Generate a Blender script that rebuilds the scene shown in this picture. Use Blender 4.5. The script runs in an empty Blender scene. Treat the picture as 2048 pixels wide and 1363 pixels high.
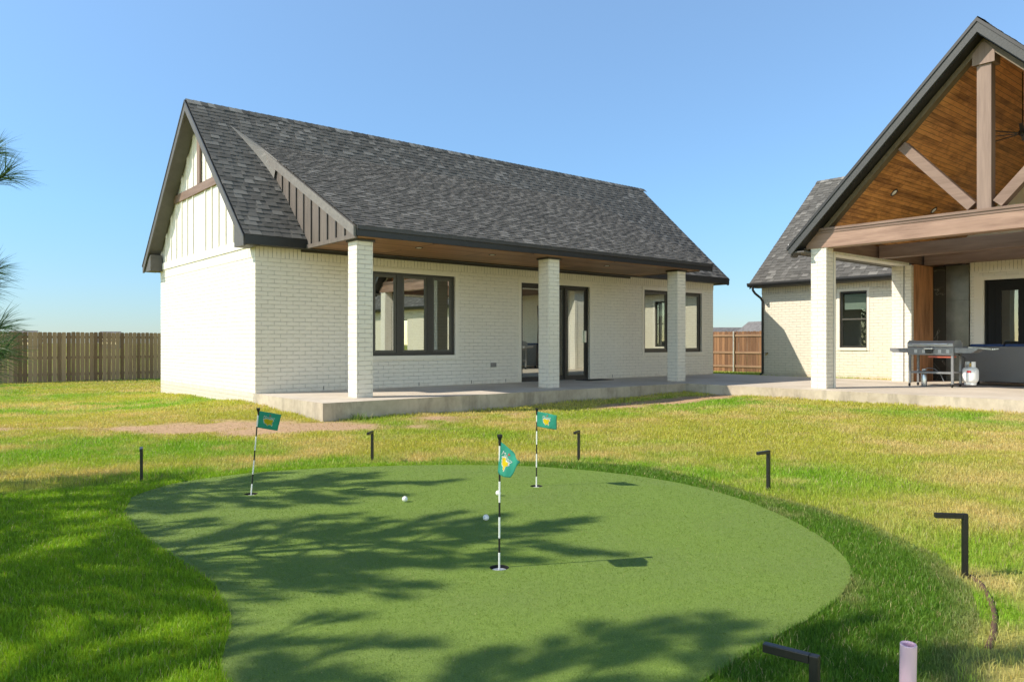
import bpy, math, random
import numpy as np
from mathutils import Vector, Matrix
from mathutils.geometry import tessellate_polygon
random.seed(7); rng = np.random.default_rng(11)
SC = bpy.context.scene; COL = SC.collection
# ------------------------------------------------------------------ camera
CAM_H = 1.2323
cd = bpy.data.cameras.new('camera'); cam = bpy.data.objects.new('camera', cd); COL.objects.link(cam)
cam.location = (0, 0, CAM_H); cam.rotation_euler = (math.pi/2, 0, 0)
cd.sensor_width = 36; cd.lens = 36*1504.6/2048; cd.shift_y = 3.5/2048
cd.clip_start = .05; cd.clip_end = 3000
SC.camera = cam
# ------------------------------------------------------------------ light
SUN_EL = math.radians(39.5)
SUN_AZ = math.atan2(-.974, -.225)            # clockwise from +Y
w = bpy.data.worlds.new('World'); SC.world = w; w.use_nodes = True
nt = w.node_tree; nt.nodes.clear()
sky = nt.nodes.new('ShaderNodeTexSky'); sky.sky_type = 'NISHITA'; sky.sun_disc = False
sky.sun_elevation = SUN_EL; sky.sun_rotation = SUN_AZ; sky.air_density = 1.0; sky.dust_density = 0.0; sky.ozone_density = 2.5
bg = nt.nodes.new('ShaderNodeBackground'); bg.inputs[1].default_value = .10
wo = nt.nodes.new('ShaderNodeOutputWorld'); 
# hand-tinted sky: the band above the horizon is cooler and less bright than the model's
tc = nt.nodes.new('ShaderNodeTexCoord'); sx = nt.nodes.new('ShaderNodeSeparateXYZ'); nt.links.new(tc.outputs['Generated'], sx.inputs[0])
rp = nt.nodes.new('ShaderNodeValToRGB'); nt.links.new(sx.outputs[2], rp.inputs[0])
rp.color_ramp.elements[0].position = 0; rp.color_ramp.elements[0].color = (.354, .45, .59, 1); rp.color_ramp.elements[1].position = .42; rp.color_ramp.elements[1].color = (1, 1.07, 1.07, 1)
e2 = rp.color_ramp.elements.new(.85); e2.color = (.32, .33, .33, 1)  # zenith dimmed by hand so that ground shadows get darker
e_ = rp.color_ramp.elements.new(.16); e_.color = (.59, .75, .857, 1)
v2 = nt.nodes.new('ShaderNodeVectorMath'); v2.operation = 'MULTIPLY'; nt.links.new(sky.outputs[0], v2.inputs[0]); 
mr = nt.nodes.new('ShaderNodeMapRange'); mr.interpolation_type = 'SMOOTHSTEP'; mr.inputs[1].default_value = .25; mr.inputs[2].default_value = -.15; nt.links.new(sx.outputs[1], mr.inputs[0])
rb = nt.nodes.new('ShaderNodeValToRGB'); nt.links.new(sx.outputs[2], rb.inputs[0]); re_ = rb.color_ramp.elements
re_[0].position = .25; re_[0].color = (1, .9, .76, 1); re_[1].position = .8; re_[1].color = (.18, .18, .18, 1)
sb = nt.nodes.new('ShaderNodeVectorMath'); sb.operation = 'SCALE'; nt.links.new(rb.outputs[0], sb.inputs[0]); sb.inputs['Scale'].default_value = 2.15  # unseen sky behind the camera brightened and warmed as added fill for shaded walls
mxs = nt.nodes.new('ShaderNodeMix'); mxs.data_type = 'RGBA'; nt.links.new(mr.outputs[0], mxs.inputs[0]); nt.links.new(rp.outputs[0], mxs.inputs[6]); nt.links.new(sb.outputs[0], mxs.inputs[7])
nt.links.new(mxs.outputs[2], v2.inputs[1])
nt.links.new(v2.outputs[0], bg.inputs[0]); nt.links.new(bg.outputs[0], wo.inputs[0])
sd = bpy.data.lights.new('sun', 'SUN'); sd.energy = 2.75; sd.angle = math.radians(.53); sd.color = (1, .91, .77)
sun = bpy.data.objects.new('sun', sd); COL.objects.link(sun); sun.location = (-20, -5, 20)
tosun = Vector((math.sin(SUN_AZ)*math.cos(SUN_EL), math.cos(SUN_AZ)*math.cos(SUN_EL), math.sin(SUN_EL)))
sun.rotation_euler = tosun.to_track_quat('Z', 'Y').to_euler()
SC.view_settings.view_transform = 'Standard'; SC.view_settings.look = 'None'
SC.view_settings.exposure = 1.12; SC.view_settings.gamma = 1
SC.cycles.max_bounces = 8; SC.cycles.transparent_max_bounces = 12
SC.cycles.caustics_reflective = False; SC.cycles.caustics_refractive = False
# ------------------------------------------------------------------ house frame: a along the ridge, b away from the camera
YAW = .6908
UX, UY = math.cos(YAW), math.sin(YAW)
OX, OY = -4.737, 13.8825
SLAB = .2897
def W(a, b): return (OX+a*UX-b*UY, OY+a*UY+b*UX)
# ------------------------------------------------------------------ materials
def mat(name):
    m = bpy.data.materials.new(name); m.use_nodes = True
    n = m.node_tree.nodes; n.clear()
    o = n.new('ShaderNodeOutputMaterial'); p = n.new('ShaderNodeBsdfPrincipled')
    m.node_tree.links.new(p.outputs[0], o.inputs[0])
    return m, m.node_tree, p
def N(t, kind, **kw):
    n = t.nodes.new(kind)
    for k, v in kw.items():
        if k in n.inputs: n.inputs[k].default_value = v
        else: setattr(n, k, v)
    return n
def L(t, a, b): t.links.new(a, b)
def ramp(t, src, stops):
    r = t.nodes.new('ShaderNodeValToRGB'); e = r.color_ramp.elements
    e[0].position, e[0].color = stops[0][0], (*stops[0][1], 1); e[1].position, e[1].color = stops[-1][0], (*stops[-1][1], 1)
    for p, c in stops[1:-1]:
        x = e.new(p); x.color = (*c, 1)
    L(t, src, r.inputs[0]); return r.outputs[0]
def mixc(t, f, a, b, mode='MIX'):
    m = t.nodes.new('ShaderNodeMix'); m.data_type = 'RGBA'; m.blend_type = mode
    for s, v in ((m.inputs[0], f), (m.inputs[6], a), (m.inputs[7], b)):
        if isinstance(v, (int, float)): s.default_value = v
        elif isinstance(v, tuple): s.default_value = (*v, 1)
        else: L(t, v, s)
    return m.outputs[2]
def mathn(t, op, a, b=0.0, c=0.0):
    m = t.nodes.new('ShaderNodeMath'); m.operation = op
    for s, v in zip(m.inputs, (a, b, c)):
        if isinstance(v, (int, float)): s.default_value = v
        else: L(t, v, s)
    return m.outputs[0]
def noise(t, vec, scale, detail=4, rough=.55, dist=0):
    n = N(t, 'ShaderNodeTexNoise', Scale=scale, Detail=detail, Roughness=rough, Distortion=dist); L(t, vec, n.inputs['Vector']); return n.outputs[0]
def coord(t, which='Object', scale=(1, 1, 1), rot=(0, 0, 0)):
    c = t.nodes.new('ShaderNodeTexCoord'); m = t.nodes.new('ShaderNodeMapping')
    m.inputs['Scale'].default_value = scale; m.inputs['Rotation'].default_value = rot
    L(t, c.outputs[which], m.inputs[0]); return m.outputs[0]
def bump(t, p, h, strength=.3, dist=.01, prev=None):
    b = N(t, 'ShaderNodeBump', Strength=strength, Distance=dist); L(t, h, b.inputs['Height'])
    if prev: L(t, prev, b.inputs['Normal'])
    L(t, b.outputs[0], p.inputs['Normal']); return b.outputs[0]
def plain(name, col, rough=.5, metal=0, var=.12, scale=12, bmp=.05, spec=.5):
    m, t, p = mat(name); c = coord(t)
    n = noise(t, c, scale, 5)
    d = tuple(x*(1-var) for x in col); e = tuple(min(1, x*(1+var)) for x in col)
    L(t, ramp(t, n, [(.3, d), (.7, e)]), p.inputs['Base Color'])
    p.inputs['Roughness'].default_value = rough; p.inputs['Metallic'].default_value = metal
    p.inputs['Specular IOR Level'].default_value = spec
    if bmp: bump(t, p, noise(t, c, scale*6, 3), bmp, .004)
    return m
def brick(name, col, bw=.245, rh=.0792, off=.5, mortar=.008, joint=.44, strength=1.0, dirt=.06):
    m, t, p = mat(name); c = coord(t, 'UV')
    wob = noise(t, c, 3.0, 2)
    vadd = t.nodes.new('ShaderNodeVectorMath'); vadd.operation = 'MULTIPLY_ADD'
    cmb = t.nodes.new('ShaderNodeCombineXYZ'); L(t, wob, cmb.inputs[0]); L(t, noise(t, c, 2.3, 2), cmb.inputs[1])
    L(t, cmb.outputs[0], vadd.inputs[0]); vadd.inputs[1].default_value = (.012, .010, 0); L(t, c, vadd.inputs[2])
    b = N(t, 'ShaderNodeTexBrick', offset=off, offset_frequency=2, squash=1); b.inputs['Scale'].default_value = 1
    b.inputs['Mortar Size'].default_value = mortar; b.inputs['Mortar Smooth'].default_value = .35; b.inputs['Bias'].default_value = 0
    b.inputs['Brick Width'].default_value = bw; b.inputs['Row Height'].default_value = rh
    b.inputs['Color1'].default_value = (0, 0, 0, 1); b.inputs['Color2'].default_value = (1, 1, 1, 1); b.inputs['Mortar'].default_value = (.5, .5, .5, 1)
    L(t, vadd.outputs[0], b.inputs['Vector'])
    # crevice shade coloured into the joint's narrow crack, broken up where paint fills it
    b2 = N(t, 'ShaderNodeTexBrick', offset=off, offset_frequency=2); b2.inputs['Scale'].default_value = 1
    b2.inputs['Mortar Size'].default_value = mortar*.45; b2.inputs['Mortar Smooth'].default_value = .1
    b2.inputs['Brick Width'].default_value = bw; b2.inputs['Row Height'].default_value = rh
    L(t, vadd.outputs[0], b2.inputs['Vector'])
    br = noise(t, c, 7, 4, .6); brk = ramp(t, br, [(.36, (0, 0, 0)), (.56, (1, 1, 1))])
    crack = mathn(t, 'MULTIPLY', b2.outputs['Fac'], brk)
    big = noise(t, c, .9, 5, .6)
    base = mixc(t, mathn(t, 'MULTIPLY', b.outputs['Color'], .5), tuple(x*.96 for x in col), tuple(min(1, x*1.03) for x in col))
    base = mixc(t, ramp(t, big, [(.35, (0, 0, 0)), (.8, (dirt*3, dirt*3, dirt*3))]), base, tuple(x*k for x, k in zip(col, (.86, .82, .74))))
    oz = t.nodes.new('ShaderNodeSeparateXYZ'); L(t, coord(t), oz.inputs[0])
    sp = mathn(t, 'ADD', mathn(t, 'MULTIPLY', oz.outputs[2], -4.5), mathn(t, 'MULTIPLY', noise(t, c, 5, 6, .7), 1.5))
    base = mixc(t, ramp(t, sp, [(.45, (0, 0, 0)), (1.0, (.45, .45, .45))]), base, (.42, .33, .24))
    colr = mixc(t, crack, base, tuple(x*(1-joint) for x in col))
    L(t, colr, p.inputs['Base Color']); p.inputs['Roughness'].default_value = .62; p.inputs['Specular IOR Level'].default_value = .3
    h = mathn(t, 'SUBTRACT', 1, b.outputs['Fac'])
    h = mathn(t, 'ADD', h, mathn(t, 'MULTIPLY', noise(t, c, 26, 4), .35))
    h = mathn(t, 'ADD', h, mathn(t, 'MULTIPLY', b.outputs['Color'], .35))
    bump(t, p, h, strength, .006)
    return m
def wood(name, c1, c2, axis='x', rough=.6, boards=None, blen=3.0, sp=.4, knots=.3, line=.25, blotch=False):
    m, t, p = mat(name)
    src = 'UV' if boards else 'Object'
    s = {'x': (1, 16, 16), 'y': (16, 1, 16), 'z': (16, 16, 1)}[axis]
    c = coord(t, src, s); c0 = coord(t, src)
    g = noise(t, c, 1.3, 7, .65, .4); k = noise(t, coord(t, src, tuple(x**.55 for x in s)), 1.1, 3)
    g = mathn(t, 'ADD', mathn(t, 'MULTIPLY', g, .65), mathn(t, 'MULTIPLY', k, .35+knots*.2))
    if boards:
        b = N(t, 'ShaderNodeTexBrick', offset=.37, offset_frequency=3); b.inputs['Scale'].default_value = 1
        b.inputs['Brick Width'].default_value = blen; b.inputs['Row Height'].default_value = boards
        b.inputs['Mortar Size'].default_value = boards*.04; b.inputs['Mortar Smooth'].default_value = .2
        b.inputs['Color1'].default_value = (0, 0, 0, 1); b.inputs['Color2'].default_value = (1, 1, 1, 1); b.inputs['Mortar'].default_value = (.3, .3, .3, 1)
        L(t, c0, b.inputs['Vector'])
        g = mathn(t, 'ADD', g, mathn(t, 'MULTIPLY', mathn(t, 'SUBTRACT', b.outputs['Color'], .5), .28))
    col = ramp(t, g, [(.32, c1), (.52, tuple((x+y)/2 for x, y in zip(c1, c2))), (.7, c2)])
    if boards: col = mixc(t, b.outputs['Fac'], col, tuple(x*line for x in c1))
    if blotch: col = mixc(t, ramp(t, noise(t, coord(t, 'Object', (1, 1.6, 1.6)), 2.8, 5, .65, .8), [(.48, (0, 0, 0)), (.72, (.65, .65, .65))]), col, tuple(x*1.3 for x in c1))
    L(t, col, p.inputs['Base Color']); p.inputs['Roughness'].default_value = rough; p.inputs['Specular IOR Level'].default_value = sp
    h = mathn(t, 'MULTIPLY', g, .5)
    if boards: h = mathn(t, 'SUBTRACT', h, b.outputs['Fac'])
    bump(t, p, h, .5, .004)
    return m
WHITE = (.785, .735, .64)
M = {}
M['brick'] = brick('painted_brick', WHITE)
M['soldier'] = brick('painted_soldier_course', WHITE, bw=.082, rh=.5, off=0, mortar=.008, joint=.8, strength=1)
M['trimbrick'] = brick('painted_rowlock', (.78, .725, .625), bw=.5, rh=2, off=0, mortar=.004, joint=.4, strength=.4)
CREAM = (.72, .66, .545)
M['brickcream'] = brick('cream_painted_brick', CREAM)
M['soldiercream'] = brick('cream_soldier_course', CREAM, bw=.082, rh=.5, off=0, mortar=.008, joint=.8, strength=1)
M['siding'] = plain('painted_board_siding', (.78, .745, .67), .6, var=.03, scale=3, bmp=.06)
M['darktrim'] = plain('dark_painted_trim', (.042, .038, .036), .5, var=.15, scale=8)
M['fascia'] = plain('black_fascia', (.012, .012, .012), .5, var=.15, scale=8)
M['rake'] = plain('grey_brown_rake', (.17, .158, .145), .65, var=.15, scale=10, bmp=.1)
M['rakedark'] = plain('dark_rake_board', (.085, .078, .07), .6, var=.15, scale=10, bmp=.1)
M['soffit'] = plain('rake_soffit', (.10, .092, .085), .7, var=.12, scale=6)
M['pavrake'] = plain('charcoal_rake', (.042, .044, .045), .6, var=.25, scale=30, bmp=.3)
M['olive'] = plain('rake_soffit_stain', (.12, .085, .045), .6, var=.2)
M['timber'] = wood('brown_timber', (.14, .085, .06), (.25, .165, .125), 'y', knots=.2)
M['timberz'] = wood('brown_timber_upright', (.16, .105, .08), (.27, .19, .15), 'z', knots=.2)
M['timberx'] = wood('brown_timber_long', (.14, .085, .06), (.25, .165, .125), 'x', knots=.2)
M['beamred'] = wood('reddish_beam', (.17, .095, .065), (.35, .225, .165), 'y', knots=.5)
M['cheek'] = wood('weathered_board', (.095, .08, .068), (.18, .152, .132), 'z', knots=.2)
M['soffitwood'] = wood('stained_soffit', (.13, .058, .022), (.34, .17, .075), 'x', boards=.6, blen=2.4, line=.8, rough=.5)
M['ceiling'] = wood('tongue_and_groove_ceiling', (.10, .036, .011), (.66, .31, .095), 'x', boards=.085, blen=5.5, rough=.4, knots=1.4, line=.12, blotch=True)
M['cladding'] = wood('vertical_cladding', (.10, .035, .015), (.55, .26, .12), 'z', rough=.6, knots=1)
M['bronze'] = plain('dark_bronze_frame', (.035, .032, .028), .42, var=.1)
M['bronze2'] = plain('bronze_sash', (.08, .075, .062), .45, var=.1)
M['black'] = plain('black_metal', (.010, .010, .011), .38, var=.2, scale=30)
M['door'] = plain('satin_black_door', (.012, .012, .012), .65, spec=.2, var=.1)
M['lidgrey'] = plain('silver_grey_lid', (.34, .34, .34), .35, metal=.3, var=.1)
M['grey'] = plain('grey_painted_metal', (.20, .20, .205), .4, metal=.3, var=.15)
M['steel'] = plain('brushed_steel', (.55, .55, .55), .3, metal=.9, var=.1)
M['white'] = plain('white_enamel', (.82, .82, .80), .35, var=.04)
M['whitecloth'] = plain('off_white', (.7, .68, .6), .7)
M['brass'] = plain('brass', (.75, .52, .16), .3, metal=.9)
M['red'] = plain('red_enamel', (.42, .09, .05), .4)
M['redlabel'] = plain('red_label', (.6, .05, .05), .5)
M['blue'] = plain('navy_cushion', (.03, .055, .14), .85, var=.2)
M['rubber'] = plain('black_rubber', (.012, .012, .012), .8)
M['pvc'] = plain('pale_pvc', (.86, .56, .66), .35, var=.03)
M['brownpipe'] = plain('brown_edging', (.14, .08, .05), .8)
M['blind'] = plain('roller_blind', (.62, .56, .47), .8, var=.03)
M['blindgreen'] = plain('pale_blind', (.45, .52, .46), .8, var=.03)
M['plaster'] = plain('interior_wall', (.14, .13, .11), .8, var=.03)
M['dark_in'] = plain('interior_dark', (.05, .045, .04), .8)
M['floor_in'] = wood('interior_floor', (.15, .09, .05), (.3, .2, .12), 'x')
M['lamp'] = plain('downlight_lens', (.85, .85, .82), .3, var=.02)
M['galv'] = plain('galvanised_post', (.55, .53, .48), .5, metal=.4, var=.1)
M['stonegrey'] = plain('grey_concrete_panel', (.085, .085, .075), .22, var=.4, scale=2.2, bmp=.1)
M['wallfar'] = plain('far_house_wall', (.42, .38, .32), .8)
M['rooffar'] = plain('far_house_roof', (.16, .15, .15), .9, var=.3, scale=3)
M['bark'] = plain('pine_bark', (.11, .075, .05), .9, var=.4, scale=14, bmp=.6)
def marble():
    m, t, p = mat('veined_dark_marble'); c = coord(t)
    n = noise(t, c, .8, 4, .5, 2.2)
    v = mathn(t, 'ABSOLUTE', mathn(t, 'SUBTRACT', n, .5))
    L(t, ramp(t, v, [(0, (.26, .25, .21)), (.003, (.06, .06, .05)), (.03, (.032, .033, .028))]), p.inputs['Base Color'])
    p.inputs['Roughness'].default_value = .15; return m
M['marble'] = marble()
def shingle(name, lo, hi):
    m, t, p = mat(name); c = coord(t)
    a = t.nodes.new('ShaderNodeAttribute'); a.attribute_name = 'tone'
    n = noise(t, c, 160, 2); n2 = noise(t, c, 1.1, 4)
    f = mathn(t, 'ADD', mathn(t, 'MULTIPLY', a.outputs['Fac'], .62), mathn(t, 'ADD', mathn(t, 'MULTIPLY', n, .34), mathn(t, 'MULTIPLY', n2, .22)))
    L(t, ramp(t, f, [(.18, lo), (.62, tuple((x+y)*.42 for x, y in zip(lo, hi))), (1.0, hi)]), p.inputs['Base Color'])
    p.inputs['Roughness'].default_value = .9; p.inputs['Specular IOR Level'].default_value = .25
    bump(t, p, noise(t, c, 260, 2), .35, .003)
    return m
M['shingle'] = shingle('asphalt_shingles', (.045, .043, .040), (.31, .297, .275))
def concrete(name, c1, c2, edge=False):
    m, t, p = mat(name); c = coord(t)
    n = noise(t, c, .8, 6, .6); n2 = noise(t, c, 9, 5, .6)
    f = mathn(t, 'ADD', mathn(t, 'MULTIPLY', n, .7), mathn(t, 'MULTIPLY', n2, .3))
    col = ramp(t, f, [(.35, c1), (.6, c2)])
    if edge:
        st = noise(t, coord(t, 'Object', (1.2, 1.2, .35)), 2.2, 6, .7)
        col = mixc(t, ramp(t, st, [(.5, (0, 0, 0)), (.72, (.75, .75, .75))]), col, (.17, .145, .115))
    L(t, col, p.inputs['Base Color']); p.inputs['Roughness'].default_value = .8
    bump(t, p, noise(t, c, 40, 5), .25, .004)
    return m
M['slabtop'] = concrete('patio_concrete', (.50, .43, .34), (.66, .58, .48))
M['slabedge'] = concrete('slab_edge_concrete', (.34, .28, .21), (.52, .45, .35), True)
def picket(name, c1, c2):
    m, t, p = mat(name); c = coord(t, 'Object', (7, 7, .7))
    a = t.nodes.new('ShaderNodeAttribute'); a.attribute_name = 'tone'
    n = noise(t, c, 1.2, 6, .65); k = N(t, 'ShaderNodeTexVoronoi', Scale=2.6); L(t, coord(t, 'Object', (2.2, 2.2, 1)), k.inputs['Vector'])
    f = mathn(t, 'ADD', mathn(t, 'MULTIPLY', n, .55), mathn(t, 'MULTIPLY', a.outputs['Fac'], .45))
    col = ramp(t, f, [(.25, c1), (.75, c2)])
    col = mixc(t, ramp(t, k.outputs['Distance'], [(.03, (.8, .8, .8)), (.07, (0, 0, 0))]), col, tuple(x*.3 for x in c1))
    zc = t.nodes.new('ShaderNodeSeparateXYZ'); L(t, coord(t), zc.inputs[0])
    L(t, col, p.inputs['Base Color']); p.inputs['Roughness'].default_value = .85
    bump(t, p, n, .4, .006)
    return m
M['picket'] = picket('weathered_picket', (.17, .10, .05), (.42, .285, .165))
M['picketred'] = picket('cedar_picket', (.12, .055, .025), (.30, .15, .07))
M['rail'] = wood('fence_rail', (.16, .09, .05), (.34, .2, .11), 'x')
def glass(nm='reflective_window_glass', base=.46):
    m = bpy.data.materials.new(nm); m.use_nodes = True; t = m.node_tree; t.nodes.clear()
    o = t.nodes.new('ShaderNodeOutputMaterial'); g = N(t, 'ShaderNodeBsdfGlossy'); g.inputs['Roughness'].default_value = 0; g.inputs['Color'].default_value = (.93, 1, .95, 1)
    tr = t.nodes.new('ShaderNodeBsdfTransparent'); tr.inputs[0].default_value = (.55, .6, .57, 1)
    f = N(t, 'ShaderNodeFresnel', IOR=1.5); mx = t.nodes.new('ShaderNodeMixShader')
    L(t, mathn(t, 'ADD', mathn(t, 'MULTIPLY', f.outputs[0], .9), base), mx.inputs[0]); L(t, tr.outputs[0], mx.inputs[1]); L(t, g.outputs[0], mx.inputs[2]); L(t, mx.outputs[0], o.inputs[0])
    n = noise(t, coord(t), .9, 1); b = N(t, 'ShaderNodeBump', Strength=.06, Distance=.02); L(t, n, b.inputs['Height']); L(t, b.outputs[0], g.inputs['Normal'])
    return m
M['glass'] = glass(); M['glassdim'] = glass('dim_window_glass', .07)
def wicker():
    m, t, p = mat('grey_wicker'); c = coord(t, 'UV')
    wv = N(t, 'ShaderNodeTexWave', Scale=14, Distortion=1.0); wv.bands_direction = 'Y'; L(t, c, wv.inputs['Vector'])
    w2 = N(t, 'ShaderNodeTexWave', Scale=20, Distortion=.5); w2.bands_direction = 'X'; L(t, c, w2.inputs['Vector'])
    f = mathn(t, 'MULTIPLY', wv.outputs['Fac'], mathn(t, 'ADD', mathn(t, 'MULTIPLY', w2.outputs['Fac'], .5), .5))
    L(t, ramp(t, f, [(.1, (.05, .048, .045)), (.8, (.24, .23, .22))]), p.inputs['Base Color']); p.inputs['Roughness'].default_value = .6
    bump(t, p, f, .6, .005); return m
M['wicker'] = wicker()
def vcol(name, rough=.6, trans=.25, gloss=.3):
    m = bpy.data.materials.new(name); m.use_nodes = True; t = m.node_tree; t.nodes.clear()
    o = t.nodes.new('ShaderNodeOutputMaterial'); a = t.nodes.new('ShaderNodeAttribute'); a.attribute_name = 'gcol'
    p = t.nodes.new('ShaderNodeBsdfPrincipled'); p.inputs['Roughness'].default_value = rough; p.inputs['Specular IOR Level'].default_value = gloss
    L(t, a.outputs['Color'], p.inputs['Base Color'])
    if trans:
        tl = t.nodes.new('ShaderNodeBsdfTranslucent'); L(t, mixc(t, 1, a.outputs['Color'], (1.15, 1.1, .6), 'MULTIPLY'), tl.inputs[0])
        mx = t.nodes.new('ShaderNodeMixShader'); mx.inputs[0].default_value = trans; L(t, p.outputs[0], mx.inputs[1]); L(t, tl.outputs[0], mx.inputs[2]); L(t, mx.outputs[0], o.inputs[0])
    else: L(t, p.outputs[0], o.inputs[0])
    return m, t, p
M['blade'] = vcol('grass_blade', .5, .38, .35)[0]
M['needle'] = vcol('pine_needle', .45, .2, .4)[0]
def soil():
    m, t, p = vcol('lawn_soil', .95, 0, .1)
    c = coord(t); a = [n for n in t.nodes if n.type == 'ATTRIBUTE'][0]
    n = noise(t, c, 14, 6, .7); n2 = noise(t, c, 90, 3, .6)
    f = mathn(t, 'ADD', mathn(t, 'MULTIPLY', n, .6), mathn(t, 'MULTIPLY', n2, .4))
    k = ramp(t, f, [(.3, (.55, .55, .52)), (.7, (1.35, 1.32, 1.25))])
    L(t, mixc(t, 1, a.outputs['Color'], k, 'MULTIPLY'), p.inputs['Base Color'])
    bump(t, p, f, .8, .02); return m
M['soil'] = soil()
def putting():
    m, t, p = mat('short_nap_turf'); c = coord(t)
    v = noise(t, c, 150, 3, .7); v2 = noise(t, c, 420, 2, .6); big = noise(t, c, 1.3, 4); mid = noise(t, c, 22, 4, .6)
    f = mathn(t, 'ADD', mathn(t, 'MULTIPLY', v, .5), mathn(t, 'ADD', mathn(t, 'MULTIPLY', v2, .4), mathn(t, 'MULTIPLY', mid, .1)))
    col = ramp(t, f, [(.34, (.05, .10, .012)), (.5, (.17, .26, .045)), (.66, (.33, .43, .09))])
    col = mixc(t, ramp(t, big, [(.4, (0, 0, 0)), (.75, (.35, .35, .35))]), col, (.15, .19, .075))
    L(t, col, p.inputs['Base Color']); p.inputs['Roughness'].default_value = .75; p.inputs['Specular IOR Level'].default_value = .25
    p.inputs['Sheen Weight'].default_value = 0
    bump(t, p, f, .6, .005); return m
M['putting'] = putting()
def ballmat():
    m, t, p = mat('dimpled_ball'); c = coord(t)
    v = N(t, 'ShaderNodeTexVoronoi', Scale=230); L(t, c, v.inputs['Vector'])
    p.inputs['Base Color'].default_value = (.82, .82, .82, 1); p.inputs['Roughness'].default_value = .3
    bump(t, p, v.outputs['Distance'], .3, .001); return m
M['ball'] = ballmat()
def fabric(name, col):
    m = bpy.data.materials.new(name); m.use_nodes = True; t = m.node_tree; t.nodes.clear()
    o = t.nodes.new('ShaderNodeOutputMaterial'); d = t.nodes.new('ShaderNodeBsdfDiffuse'); tl = t.nodes.new('ShaderNodeBsdfTranslucent')
    n = noise(t, coord(t), 30, 3); c = ramp(t, n, [(.3, tuple(x*.9 for x in col)), (.7, col)])
    L(t, c, d.inputs[0]); L(t, c, tl.inputs[0]); mx = t.nodes.new('ShaderNodeMixShader'); mx.inputs[0].default_value = .45
    L(t, d.outputs[0], mx.inputs[1]); L(t, tl.outputs[0], mx.inputs[2]); L(t, mx.outputs[0], o.inputs[0]); return m
M['flag'] = fabric('green_flag_cloth', (.07, .42, .30))
M['flagyellow'] = fabric('yellow_print', (.75, .62, .03))
M['flagwhite'] = fabric('white_print', (.8, .8, .8))
M['flagred'] = fabric('red_print', (.7, .05, .05))
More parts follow.
